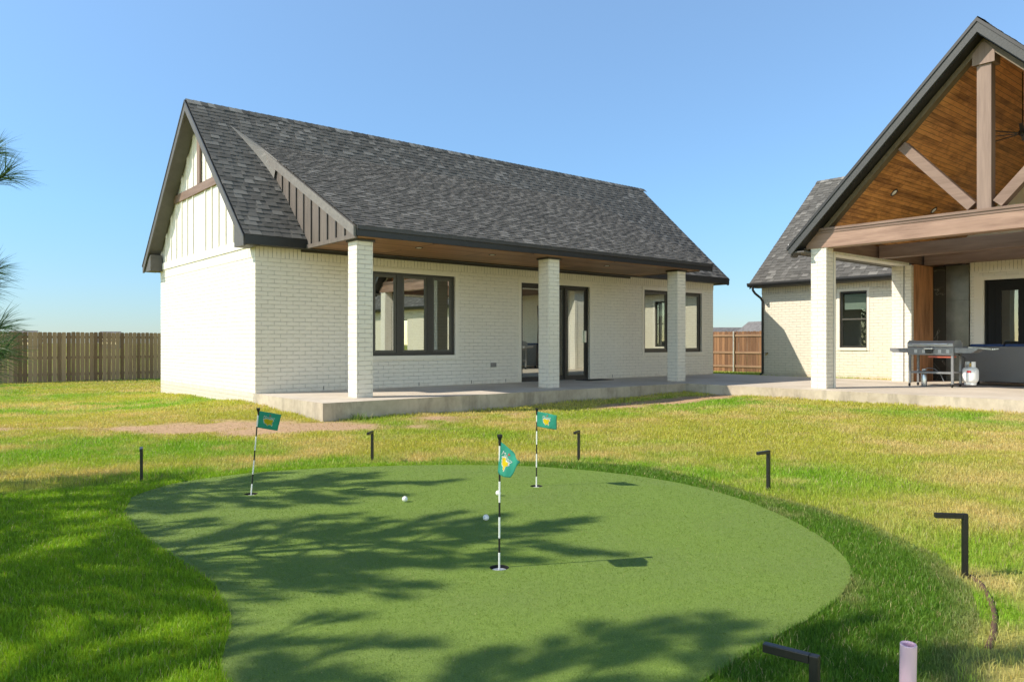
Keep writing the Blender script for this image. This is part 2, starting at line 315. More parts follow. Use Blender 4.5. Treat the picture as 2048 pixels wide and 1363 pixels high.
# ------------------------------------------------------------------ mesh builder
class MB:
    def __init__(s): s.v = []; s.f = []; s.m = []; s.t = []; s.ms = []
    def mi(s, m):
        if m not in s.ms: s.ms.append(m)
        return s.ms.index(m)
    def face(s, pts, m, tone=.5):
        b = len(s.v); s.v += [tuple(p) for p in pts]; s.t += [tone]*len(pts)
        s.f.append(tuple(range(b, b+len(pts)))); s.m.append(s.mi(m)); return s
    def box(s, x0, x1, y0, y1, z0, z1, m, tone=.5, skip=''):
        P = lambda x, y, z: (x, y, z)
        if x0 > x1: x0, x1 = x1, x0
        if y0 > y1: y0, y1 = y1, y0
        fs = {'-x': [P(x0, y1, z0), P(x0, y0, z0), P(x0, y0, z1), P(x0, y1, z1)], '+x': [P(x1, y0, z0), P(x1, y1, z0), P(x1, y1, z1), P(x1, y0, z1)],
              '-y': [P(x0, y0, z0), P(x1, y0, z0), P(x1, y0, z1), P(x0, y0, z1)], '+y': [P(x1, y1, z0), P(x0, y1, z0), P(x0, y1, z1), P(x1, y1, z1)],
              '-z': [P(x0, y1, z0), P(x1, y1, z0), P(x1, y0, z0), P(x0, y0, z0)], '+z': [P(x0, y0, z1), P(x1, y0, z1), P(x1, y1, z1), P(x0, y1, z1)]}
        for k, q in fs.items():
            if k not in skip.split(): s.face(q, m, tone)
        return s
    def beam(s, p0, p1, wd, h, m, up=(0, 0, 1), tone=.5):
        p0, p1 = Vector(p0), Vector(p1); d = (p1-p0).normalized(); r = d.cross(Vector(up)).normalized(); u = r.cross(d)
        c = [[q+r*a*wd/2+u*b*h/2 for a, b in ((-1, -1), (1, -1), (1, 1), (-1, 1))] for q in (p0, p1)]
        for i in range(4):
            j = (i+1) % 4; s.face([c[0][i], c[0][j], c[1][j], c[1][i]], m, tone)
        s.face(c[0][::-1], m, tone); s.face(c[1], m, tone); return s
    def prism(s, poly, axis, lo, hi, m, tone=.5):
        def P(u, v, w_): return {'x': (w_, u, v), 'y': (u, w_, v), 'z': (u, v, w_)}[axis]
        a = [P(u, v, lo) for u, v in poly]; b = [P(u, v, hi) for u, v in poly]; n = len(poly)
        s.face(a, m, tone); s.face(b[::-1], m, tone)
        for i in range(n): s.face([a[i], a[(i+1) % n], b[(i+1) % n], b[i]], m, tone)
        return s
    def tube(s, pts, r, m, n=10, cap=True):
        pts = [Vector(p) for p in pts]; rs = r if isinstance(r, (list, tuple)) else [r]*len(pts); rings = []
        for i, p in enumerate(pts):
            d = (pts[min(i+1, len(pts)-1)]-pts[max(i-1, 0)]).normalized()
            a = d.orthogonal().normalized() if i == 0 else (a-d*a.dot(d)).normalized()
            b = d.cross(a); rings.append([p+(a*math.cos(2*math.pi*k/n)+b*math.sin(2*math.pi*k/n))*rs[i] for k in range(n)])
        base = len(s.v); s.v += [tuple(q) for rg in rings for q in rg]; s.t += [.5]*(n*len(rings)); k0 = s.mi(m)
        for i in range(len(rings)-1):
            for k in range(n):
                s.f.append((base+i*n+k, base+i*n+(k+1) % n, base+(i+1)*n+(k+1) % n, base+(i+1)*n+k)); s.m.append(k0)
        if cap:
            s.f.append(tuple(base+k for k in range(n))[::-1]); s.m.append(k0)
            s.f.append(tuple(base+(len(rings)-1)*n+k for k in range(n))); s.m.append(k0)
        return s
    def lathe(s, prof, c, m, n=24):
        base = len(s.v); k0 = s.mi(m)
        for r, z in prof:
            for k in range(n):
                a = 2*math.pi*k/n; s.v.append((c[0]+r*math.cos(a), c[1]+r*math.sin(a), c[2]+z)); s.t.append(.5)
        for i in range(len(prof)-1):
            for k in range(n):
                s.f.append((base+i*n+k, base+i*n+(k+1) % n, base+(i+1)*n+(k+1) % n, base+(i+1)*n+k)); s.m.append(k0)
        return s
    def build(s, name, parent=None, bevel=0, smooth=False, solid=0):
        me = bpy.data.meshes.new(name); me.from_pydata(s.v, [], s.f)
        for m in s.ms: me.materials.append(M[m])
        me.polygons.foreach_set('material_index', s.m)
        uv = me.uv_layers.new(name='UVMap'); me.update()
        V3 = s.v
        for p in me.polygons:
            n = p.normal; hz = Vector((-n.y, n.x, 0))
            if abs(n.z) > .985 or hz.length < 1e-5: u, v_ = Vector((1, 0, 0)), Vector((0, 1, 0))
            else:
                u = hz.normalized()
                if (abs(u.x) > abs(u.y) and u.x < 0) or (abs(u.y) >= abs(u.x) and u.y < 0): u = -u
                v_ = n.cross(u)
                if v_.z < 0: v_ = -v_
            for li in p.loop_indices:
                q = Vector(V3[me.loops[li].vertex_index]); uv.data[li].uv = (q.dot(u), q.dot(v_))
        at = me.attributes.new('tone', 'FLOAT', 'POINT'); at.data.foreach_set('value', s.t)
        if smooth: me.polygons.foreach_set('use_smooth', [True]*len(me.polygons))
        o = bpy.data.objects.new(name, me); COL.objects.link(o)
        if parent: o.parent = parent
        if bevel:
            # weld first so that bevels work along shared edges
            w_ = o.modifiers.new('weld', 'WELD'); w_.merge_threshold = 1e-5
            b = o.modifiers.new('bevel', 'BEVEL'); b.width = bevel; b.segments = 2; b.limit_method = 'ANGLE'
        if solid: sm = o.modifiers.new('solid', 'SOLIDIFY'); sm.thickness = solid; sm.offset = 0
        return o
def tag(o, label=None, cat=None, group=None, kind=None):
    if label: o['label'] = label
    if cat: o['category'] = cat
    if group: o['group'] = group
    if kind: o['kind'] = kind
    return o
def empty(name, loc, rz=0, label=None, cat=None, group=None):
    o = bpy.data.objects.new(name, None); COL.objects.link(o); o.location = loc; o.rotation_euler = (0, 0, rz); o.empty_display_size = .3
    return tag(o, label, cat, group)
def copy_tree(o, parent=None):
    c = o.copy(); COL.objects.link(c)
    if parent: c.parent = parent
    for ch in list(o.children): copy_tree(ch, c)
    return c
def hframe(name, label, cat, group=None): return empty(name, (OX, OY, SLAB), YAW, label, cat, group)
def shingles(mb, o, u, v, wid, leng, exp=.143, seed=0):
    """real stepped courses: base strip plus raised tabs of random width and tone"""
    r = random.Random(seed); o, u, v = Vector(o), Vector(u).normalized(), Vector(v).normalized(); n = u.cross(v)
    if n.z < 0: n = -n
    k = 0; d = 0.0
    while d < leng-1e-6:
        e = min(exp, leng-d); lo, hi = .012, .003
        x = -r.random()*.2; raised = False
        a0 = o+v*d; a1 = o+v*(d+e+.004)
        mb.face([a0+n*lo, a0+u*wid+n*lo, a1+u*wid+n*hi, a1+n*hi], 'shingle', .25+.1*r.random())
        mb.face([a0-n*.01, a0+u*wid-n*.01, a0+u*wid+n*lo, a0+n*lo], 'shingle', 0)
        while x < wid:
            tw = r.uniform(.09, .28); x0, x1 = max(0, x), min(wid, x+tw)
            if raised and x1 > x0:
                t_ = r.choice((.15, .3, .42, .55, .75))*r.uniform(.85, 1); h = .007
                sk = r.uniform(0, .015)
                p0, p1 = a0+u*x0, a0+u*x1; q0, q1 = a1+u*(x0+sk), a1+u*min(wid, x1-sk)
                p0 = p0-v*.004; p1 = p1-v*.004
                mb.face([p0+n*(lo+h), p1+n*(lo+h), q1+n*(hi+h), q0+n*(hi+h)], 'shingle', t_)
                mb.face([p0, p1, p1+n*(lo+h), p0+n*(lo+h)], 'shingle', 0)
                mb.face([p0, p0+n*(lo+h), q0+n*(hi+h), q0], 'shingle', t_*.5); mb.face([p1, q1, q1+n*(hi+h), p1+n*(lo+h)], 'shingle', t_*.5)
            x += tw; raised = not raised
        d += exp; k += 1
def wall_cells(mb, plane, pos, u0, u1, z0, z1, holes, m, depth=.1, sgn=1, rm=None):
    """wall face with rectangular holes; plane 'y' (u along x) or 'x' (u along y); reveals go towards sgn*depth"""
    us = sorted({u0, u1}|{h[i] for h in holes for i in (0, 1)}); zs = sorted({z0, z1}|{h[i] for h in holes for i in (2, 3)})
    P = (lambda u, z, d=0: (u, pos+d, z)) if plane == 'y' else (lambda u, z, d=0: (pos+d, u, z))
    for i in range(len(us)-1):
        for j in range(len(zs)-1):
            cu, cz = (us[i]+us[i+1])/2, (zs[j]+zs[j+1])/2
            if any(h[0] < cu < h[1] and h[2] < cz < h[3] for h in holes): continue
            mb.face([P(us[i], zs[j]), P(us[i+1], zs[j]), P(us[i+1], zs[j+1]), P(us[i], zs[j+1])], m)
    D = sgn*depth; rm = rm or m
    for h in holes:
        a, b, c, d = h
        mb.face([P(a, c), P(a, d), P(a, d, D), P(a, c, D)], rm); mb.face([P(b, c), P(b, c, D), P(b, d, D), P(b, d)], rm)
        mb.face([P(a, d), P(b, d), P(b, d, D), P(a, d, D)], rm); mb.face([P(a, c), P(a, c, D), P(b, c, D), P(b, c)], rm)
# ================================================================== GROUND
GREEN = [(-2.95, 5.79), (-2.83, 5.5), (-2.65, 5.22), (-2.26, 4.69), (-1.88, 4.26), (-1.57, 3.90), (-1.34, 3.53), (-1.23, 3.28), (-1.17, 3.06), (-1.11, 2.87), (-1.0, 2.7), (-.82, 2.45), (-.5, 2.25), (0, 2.3), (.4, 2.5),
         (.68, 2.73), (.95, 3.01), (1.30, 3.34), (1.60, 3.67), (1.80, 3.99), (1.91, 4.31), (1.965, 4.75), (1.93, 5.37), (1.86, 5.75), (1.76, 6.08), (1.55, 6.5), (1.26, 6.87), (.93, 7.15), (.57, 7.36), (.22, 7.5), (-.12, 7.57), (-.6, 7.6), (-1.12, 7.56), (-1.89, 7.39), (-2.48, 7.13), (-2.91, 6.69), (-3.03, 6.3), (-3.03, 6.0)]
def smooth_poly(p, k=4):
    out = []; n = len(p)
    for i in range(n):
        p0, p1, p2, p3 = (np.array(p[(i+j-1) % n]) for j in range(4))
        for s in range(k):
            t = s/k; out.append(tuple(.5*((2*p1)+(-p0+p2)*t+(2*p0-5*p1+4*p2-p3)*t*t+(-p0+3*p1-3*p2+p3)*t**3)))
    return out
GREEN = smooth_poly(GREEN)
RING = [(-4.6, 6.1), (-4.2, 6.2), (-3.41, 6.72), (-2.6, 7.4), (-1.15, 7.8), (-.12, 7.82), (.65, 7.78), (1.35, 7.5), (1.75, 6.75), (1.98, 6.2), (2.26, 5.70), (2.45, 5.08), (2.47, 4.36), (2.29, 3.75), (2.11, 3.40), (1.93, 3.12), (1.7, 2.9), (1.5, 2.5), (1.3, 1.6), (1, .6), (-3, .2), (-6, 1), (-7, 4), (-6, 5.9)]
def inpoly(x, y, poly):
    x = np.asarray(x); y = np.asarray(y); r = np.zeros(x.shape, bool); n = len(poly); j = n-1
    for i in range(n):
        xi, yi = poly[i]; xj, yj = poly[j]
        c = ((yi > y) != (yj > y)) & (x < (xj-xi)*(y-yi)/((yj-yi) or 1e-9)+xi); r ^= c; j = i
    return r
def dpoly(x, y, poly, closed=True):
    d = np.full(np.shape(x), 1e9); n = len(poly)
    for i in range(n if closed else n-1):
        ax, ay = poly[i]; bx, by = poly[(i+1) % n]; dx, dy = bx-ax, by-ay
        t = np.clip(((x-ax)*dx+(y-ay)*dy)/(dx*dx+dy*dy+1e-12), 0, 1); d = np.minimum(d, np.hypot(x-ax-t*dx, y-ay-t*dy))
    return d
_g = rng.random((256, 256))
def vnoise(x, y, s, o=0):
    x = np.asarray(x)*s+o*17.3+500; y = np.asarray(y)*s+o*9.1+500
    i, j = np.floor(x).astype(int), np.floor(y).astype(int); fx, fy = x-i, y-j; fx = fx*fx*(3-2*fx); fy = fy*fy*(3-2*fy)
    g = lambda a, b: _g[a % 256, b % 256]
    return (g(i, j)*(1-fx)+g(i+1, j)*fx)*(1-fy)+(g(i, j+1)*(1-fx)+g(i+1, j+1)*fx)*fy
def fbm(x, y, s, o=0, n=4):
    return sum(vnoise(x, y, s*2**k, o+k)*.5**k for k in range(n))/sum(.5**k for k in range(n))
CTRL = [(*W(0, -2.9), 0), (*W(3, -2.9), .0), (*W(6, -2.9), .035), (*W(8.8, -2.9), .07), (*W(9, -5), .085), (*W(9, -8), .085), (*W(9, -11), .07), (*W(9, -14), .03),
        (*W(0, 0), .105), (*W(-.2, -1.5), .05), (*W(0, 3), .04), (*W(0, 6.3), -.01), (*W(15.2, 0), .2), (*W(15.2, -4), .22), (*W(15, 3), .12), (*W(17, 12), -.05), (*W(19, 18), -.05),
        (-18, 26, -.17), (-13, 29, -.17), (-25, 20, -.17), (-8, 33, -.17), (10, 34, -.05), (-14, 16, -.1), (-8, 14, -.02), (8, 8, .0), (14, 4, 0), (-10, 6, 0), (0, -10, -.1), (-40, 0, -.15), (40, 0, -.1), (40, 60, -.15), (-40, 60, -.17), (0, 100, -.15)]
for a_ in range(0, 360, 30): CTRL.append((-.5+3.3*math.cos(math.radians(a_)), 5+3.2*math.sin(math.radians(a_)), -.006))
CTRL += [(-.5, 5, -.006), (-2, 2, -.006), (2, 2, -.006), (4, 6, -.01), (4, 10, .01), (0, 10, -.01), (-4, 9.5, -.01), (0, 0, -.02)]
CT = np.array(CTRL)
def zt(x, y):
    x = np.asarray(x, float); y = np.asarray(y, float); sh = x.shape; x = x.ravel(); y = y.ravel(); out = np.empty(len(x))
    for s in range(0, len(x), 20000):
        d = (x[s:s+20000, None]-CT[:, 0])**2+(y[s:s+20000, None]-CT[:, 1])**2
        w_ = 1/(d**1.6+.02); out[s:s+20000] = (w_*CT[:, 2]).sum(1)/w_.sum(1)
    out += (fbm(x, y, 1.1, 5, 3)-.5)*.03*np.clip((np.hypot(x+.5, y-5)-3.6)/2, 0, 1)
    return out.reshape(sh)
def ell(x, y, cx, cy, rx, ry, ang):
    c, s = math.cos(ang), math.sin(ang); u = ((x-cx)*c+(y-cy)*s)/rx; v = (-(x-cx)*s+(y-cy)*c)/ry
    return np.clip(1.5-np.sqrt(u*u+v*v), 0, 1)
def dirt(x, y):
    n = fbm(x, y, 2.2, 3)-.5
    d = ell(x, y, -3.6, 10.85, 2.3, .75, .12)*1.15
    d = np.maximum(d, ell(x, y, -1.4, 12.0, 1.8, .45, .63)*.7)
    d = np.maximum(d, ell(x, y, 3.3, 15.25, 2.6, .55, .72)*1.1)
    d = np.maximum(d, ell(x, y, -6.6, 10.6, 1.3, .3, .1)*.7)
    return np.clip((d+n*1.5-.45)*2.6, 0, 1)
def dryness(x, y):
    n = fbm(x, y, .55, 1); m = fbm(x, y, 2.5, 2)
    near = np.clip(1-np.abs(dpoly(x, y, RING)-.7)/1.6, 0, 1)
    far = np.clip((13-y)/6, 0, 1)
    return np.clip((n*.6+m*.6-.55)*3.6+.08*near*far+.0, 0, 1)
def turfdry(x, y):
    e = np.clip(1-dpoly(x, y, RING)/.16, 0, 1)*np.where(y < 6.5, 1, .35)
    return np.clip(e*.9*(fbm(x, y, 6, 4)+.15)+np.clip((fbm(x, y, 3, 7)-.62)*3, 0, .5)*(x > 1), 0, 1)
Cg = lambda *c: np.array(c)
def colours(x, y, isring):
    """albedo of ground cover at points"""
    n = len(x); c = np.empty((n, 3)); dr = dryness(x, y)[:, None]; di = dirt(x, y)[:, None]
    da = (x-OX)*UX+(y-OY)*UY; db = -(x-OX)*UY+(y-OY)*UX
    lush = np.clip((fbm(x, y, .35, 9)-.44)*4+.9*np.clip(1-np.abs(da-7.6)/1.5, 0, 1)*(db < -3.2)+.8*np.clip(1-dpoly(x, y, RING)/.6, 0, 1)*(y > 6.8)+.7*np.clip((y-20)/5, 0, 1)*(x < 0), 0, 1)[:, None]
    lawn = (Cg(.48, .475, .08)*(1-lush)+Cg(.25, .43, .03)*lush)*(1-dr)+Cg(.64, .52, .21)*dr
    lawn = lawn*(1-di)+Cg(.66, .45, .29)*di
    td = turfdry(x, y)[:, None]; left = np.clip((.4-x)/1.6, 0, 1)[:, None]
    turf = (Cg(.115, .235, .02)*(1-left)+Cg(.25, .42, .02)*left)*(1-td)+Cg(.36, .33, .15)*td
    c[:] = np.where(isring[:, None], turf, lawn)
    return c
def terrain():
    def ax(lo, d0, d1, hi, st):
        a = list(np.arange(d0, d1, st)); e = st; p = d0; L_ = []
        while p > lo: e *= 1.35; p -= e; L_.append(p)
        e = st; p = a[-1]; R_ = []
        while p < hi: e *= 1.35; p += e; R_.append(p)
        return np.array(L_[::-1]+a+R_)
    xs, ys = ax(-900, -14, 12, 900, .22), ax(-300, 1, 34, 1500, .22)
    X, Y = np.meshgrid(xs, ys); x, y = X.ravel(), Y.ravel(); z = zt(x, y)
    z -= .045*(inpoly(x, y, GREEN) & (dpoly(x, y, GREEN) > .03))
    nx, ny = len(xs), len(ys); i = (np.arange(ny-1)[:, None]*nx+np.arange(nx-1)).ravel()
    f = np.stack([i, i+1, i+nx+1, i+nx], 1)
    me = bpy.data.meshes.new('lawn'); me.vertices.add(len(x)); me.vertices.foreach_set('co', np.stack([x, y, z], 1).ravel())
    me.loops.add(f.size); me.loops.foreach_set('vertex_index', f.ravel()); me.polygons.add(len(f)); me.polygons.foreach_set('loop_start', np.arange(len(f))*4)
    me.update(); me.validate()
    ir = inpoly(x, y, RING); c = colours(x, y, ir)*.80
    a = me.attributes.new('gcol', 'FLOAT_COLOR', 'POINT'); a.data.foreach_set('color', np.concatenate([c, np.ones((len(c), 1))], 1).ravel())
    me.materials.append(M['soil']); me.polygons.foreach_set('use_smooth', [True]*len(f))
    o = bpy.data.objects.new('lawn', me); COL.objects.link(o); tag(o, kind='structure'); return o
terrain()
SLABPOLY = [W(-.02, -2.83), W(9.08, -2.83), W(9.12, -14), W(16.4, -14), W(16.4, -5.2), W(14.32, -5.2), W(14.32, 6.5), W(-.02, 6.5)]
WINGPOLY = [W(16.0, -.4), W(16.0, -27), W(24, -27), W(24, -.4)]
def blades(name, x, y, h, wd, col, lean=.5, seg=2, zoff=0, upb=.0):
    n = len(x); z = zt(x, y)+zoff; ang = rng.random(n)*2*math.pi; la = rng.random(n)*2*math.pi; ln = h*lean*rng.random(n)
    dx, dy = np.cos(ang)*wd/2, np.sin(ang)*wd/2; lx, ly = np.cos(la)*ln, np.sin(la)*ln
    if seg == 2:
        P = np.empty((n, 5, 3))
        P[:, 0] = np.stack([x-dx, y-dy, z], 1); P[:, 1] = np.stack([x+dx, y+dy, z], 1)
        P[:, 2] = np.stack([x+dx*.8+lx*.35, y+dy*.8+ly*.35, z+h*.6], 1); P[:, 3] = np.stack([x-dx*.8+lx*.35, y-dy*.8+ly*.35, z+h*.6], 1)
        P[:, 4] = np.stack([x+lx, y+ly, z+h*.95], 1)
        b = np.arange(n)*5; idx = np.concatenate([np.stack([b, b+1, b+2, b+3], 1).ravel(), np.stack([b+3, b+2, b+4], 1).ravel()])
        ls = np.concatenate([np.arange(n)*4, 4*n+np.arange(n)*3]); k = 5
    else:
        P = np.empty((n, 3, 3)); P[:, 0] = np.stack([x-dx, y-dy, z], 1); P[:, 1] = np.stack([x+dx, y+dy, z], 1); P[:, 2] = np.stack([x+lx, y+ly, z+h], 1)
        idx = np.arange(n*3); ls = np.arange(n)*3; k = 3
    me = bpy.data.meshes.new(name); me.vertices.add(n*k); me.vertices.foreach_set('co', P.ravel())
    me.loops.add(len(idx)); me.loops.foreach_set('vertex_index', idx); me.polygons.add(len(ls)); me.polygons.foreach_set('loop_start', ls); me.update()
    c = np.repeat(col, k, 0); c = np.concatenate([c, np.ones((len(c), 1))], 1)
    a = me.attributes.new('gcol', 'FLOAT_COLOR', 'POINT'); a.data.foreach_set('color', c.ravel())
    me.materials.append(M['blade']); o = bpy.data.objects.new(name, me); COL.objects.link(o); return o
def scatter(y0, y1, dens, hw=.80, pad=.6):
    A = (y1-y0)*((y0+y1)*hw+2*pad); n = int(A*dens); y = rng.uniform(y0, y1, int(n*1.3)); wmax = y1*hw+pad
    x = rng.uniform(-wmax, wmax, len(y)); k = np.abs(x) < y*hw+pad; return x[k], y[k]
def vary(c, s=.22, straw=.07):
    n = len(c); c = c*(1+(rng.random((n, 1))-.5)*2*s)*(1+(rng.random((n, 3))-.5)*.12)
    k = rng.random(n) < straw; c[k] = Cg(.48, .42, .2)*(.7+.5*rng.random((k.sum(), 1))); return np.clip(c, .004, .9)
XS, YS, HS_, WS_, CS_ = [], [], [], [], []
XL, YL, HL, WL, CL = [], [], [], [], []
for y0, y1, dt, dl, wt, wl in ((1.7, 3, 15000, 6000, .0024, .003), (3, 4.5, 13000, 6500, .0026, .003), (4.5, 6.5, 7500, 5200, .0034, .0038), (6.5, 9, 4500, 3600, .0045, .005), (9, 12.5, 0, 2100, 0, .0075), (12.5, 18, 0, 900, 0, .011), (18, 26, 0, 330, 0, .018), (26, 36, 0, 130, 0, .03)):
    for ring, den in ((True, dt), (False, dl)):
        if not den: continue
        x, y = scatter(y0, y1, den)
        r = inpoly(x, y, RING); k = (r == ring)
        gr = inpoly(x, y, GREEN)
        if ring: k &= ~(gr & (dpoly(x, y, GREEN) > .006))
        else: k &= ~gr & ~inpoly(x, y, SLABPOLY) & ~inpoly(x, y, WINGPOLY)
        x, y = x[k], y[k]; c = colours(x, y, np.full(len(x), ring))
        if ring:
            td = turfdry(x, y); XS.append(x); YS.append(y); HS_.append(rng.uniform(.020, .036, len(x))*(1-.35*td)); WS_.append(np.full(len(x), wt)*rng.uniform(.7, 1.3, len(x))); CS_.append(vary(c, .3, .05))
        else:
            di = dirt(x, y); k = rng.random(len(x)) > di*.93; x, y, c, di = x[k], y[k], c[k], di[k]
            edge = np.clip(1-dpoly(x, y, SLABPOLY)/.35, 0, 1)
            dn = fbm(x, y, 2.2, 11); hh = rng.uniform(.018, .048, len(x))*(.55+.9*dn)*(1-.5*di)*(1+.5*edge)
            XL.append(x); YL.append(y); HL.append(hh); WL.append(np.full(len(x), wl)*rng.uniform(.7, 1.3, len(x))); CL.append(vary(c*(1-.35*di[:, None])+Cg(.15, .2, .04)*.35*di[:, None], .22, .10))
cat = np.concatenate
o = blades('turf_grass', cat(XS), cat(YS), cat(HS_), cat(WS_), cat(CS_), .9); tag(o, 'dense green artificial turf fringe around the putting green', 'grass', kind='stuff')
o = blades('lawn_grass', cat(XL), cat(YL), cat(HL), cat(WL), cat(CL), .8); tag(o, 'patchy yellow green lawn grass with dry tan spots', 'grass', kind='stuff')
# putting green sheet with real cup holes
CUPS = [(-2.13, 6.14), (.21, 6.48), (-.07, 4.13)]; CR = .054
def greens():
    zt0 = 0.0; outer = [(x+random.uniform(-.006, .006), y+random.uniform(-.006, .006)) for x, y in GREEN]
    rings = [[Vector((x, y, zt0)) for x, y in outer]]
    for cx, cy in CUPS: rings.append([Vector((cx+CR*math.cos(-k*math.pi/16), cy+CR*math.sin(-k*math.pi/16), zt0)) for k in range(32)])
    tris = tessellate_polygon(rings); pts = [p for r in rings for p in r]
    mb = MB(); mb.v = [tuple(p) for p in pts]; mb.t = [.5]*len(pts); k = mb.mi('putting')
    for t in tris:
        a, b, c = (pts[i] for i in t); t = tuple(t) if (b-a).cross(c-a).z > 0 else tuple(t)[::-1]
        mb.f.append(t); mb.m.append(k)
    n = len(outer)
    for i in range(n):
        j = (i+1) % n; mb.face([(*outer[i], 0), (*outer[j], 0), (*outer[j], -.03), (*outer[i], -.03)], 'putting')
    o = mb.build('putting_green'); tag(o, kind='structure')
greens()
# short nap fibres near the camera on the green
x, y = scatter(2.2, 7.7, 11000, .6, .2); k = inpoly(x, y, GREEN) & (rng.random(len(x)) < np.clip(1.25-(y-2.2)/5.5, .12, 1))
for cx, cy in CUPS: k &= np.hypot(x-cx, y-cy) > CR+.004
x, y = x[k], y[k]
c = np.tile(Cg(.19, .285, .05), (len(x), 1))
CTsave = CT; zt_old = zt
zt = lambda a, b: np.zeros(len(a))
o = blades('green_nap', x, y, rng.uniform(.003, .007, len(x)), .0022+.0006*(y-2), vary(c, .28, .015), 1.2, 1); tag(o, 'short nap fibres of the putting green surface', 'turf', kind='stuff')
zt = zt_old
# ================================================================== PATIO SLABS
def slab():
    mb = MB()
    P = [(0, -2.81), (9.05, -2.81), (9.1, -14), (16.2, -14), (16.2, -5.2), (14.3, -5.2), (14.3, .1), (0, .1)]
    R3 = [[Vector((a, b, 0)) for a, b in P]]
    pts = R3[0]; b0 = len(mb.v); mb.v += [tuple(p) for p in pts]; mb.t += [.5]*len(pts); k = mb.mi('slabtop')
    for t in tessellate_polygon(R3):
        a, b, c = (pts[i] for i in t); t = tuple(t) if (b-a).cross(c-a).z > 0 else tuple(t)[::-1]
        mb.f.append(t); mb.m.append(k)
    n = len(P)
    for i in range(n):
        (a0, b0_), (a1, b1) = P[i], P[(i+1) % n]
        mb.face([(a0, b0_, -.45), (a1, b1, -.45), (a1, b1, 0), (a0, b0_, 0)], 'slabedge')
    o = mb.build('patio_slab'); o.location = (OX, OY, SLAB); o.rotation_euler.z = YAW; tag(o, kind='structure')
slab()
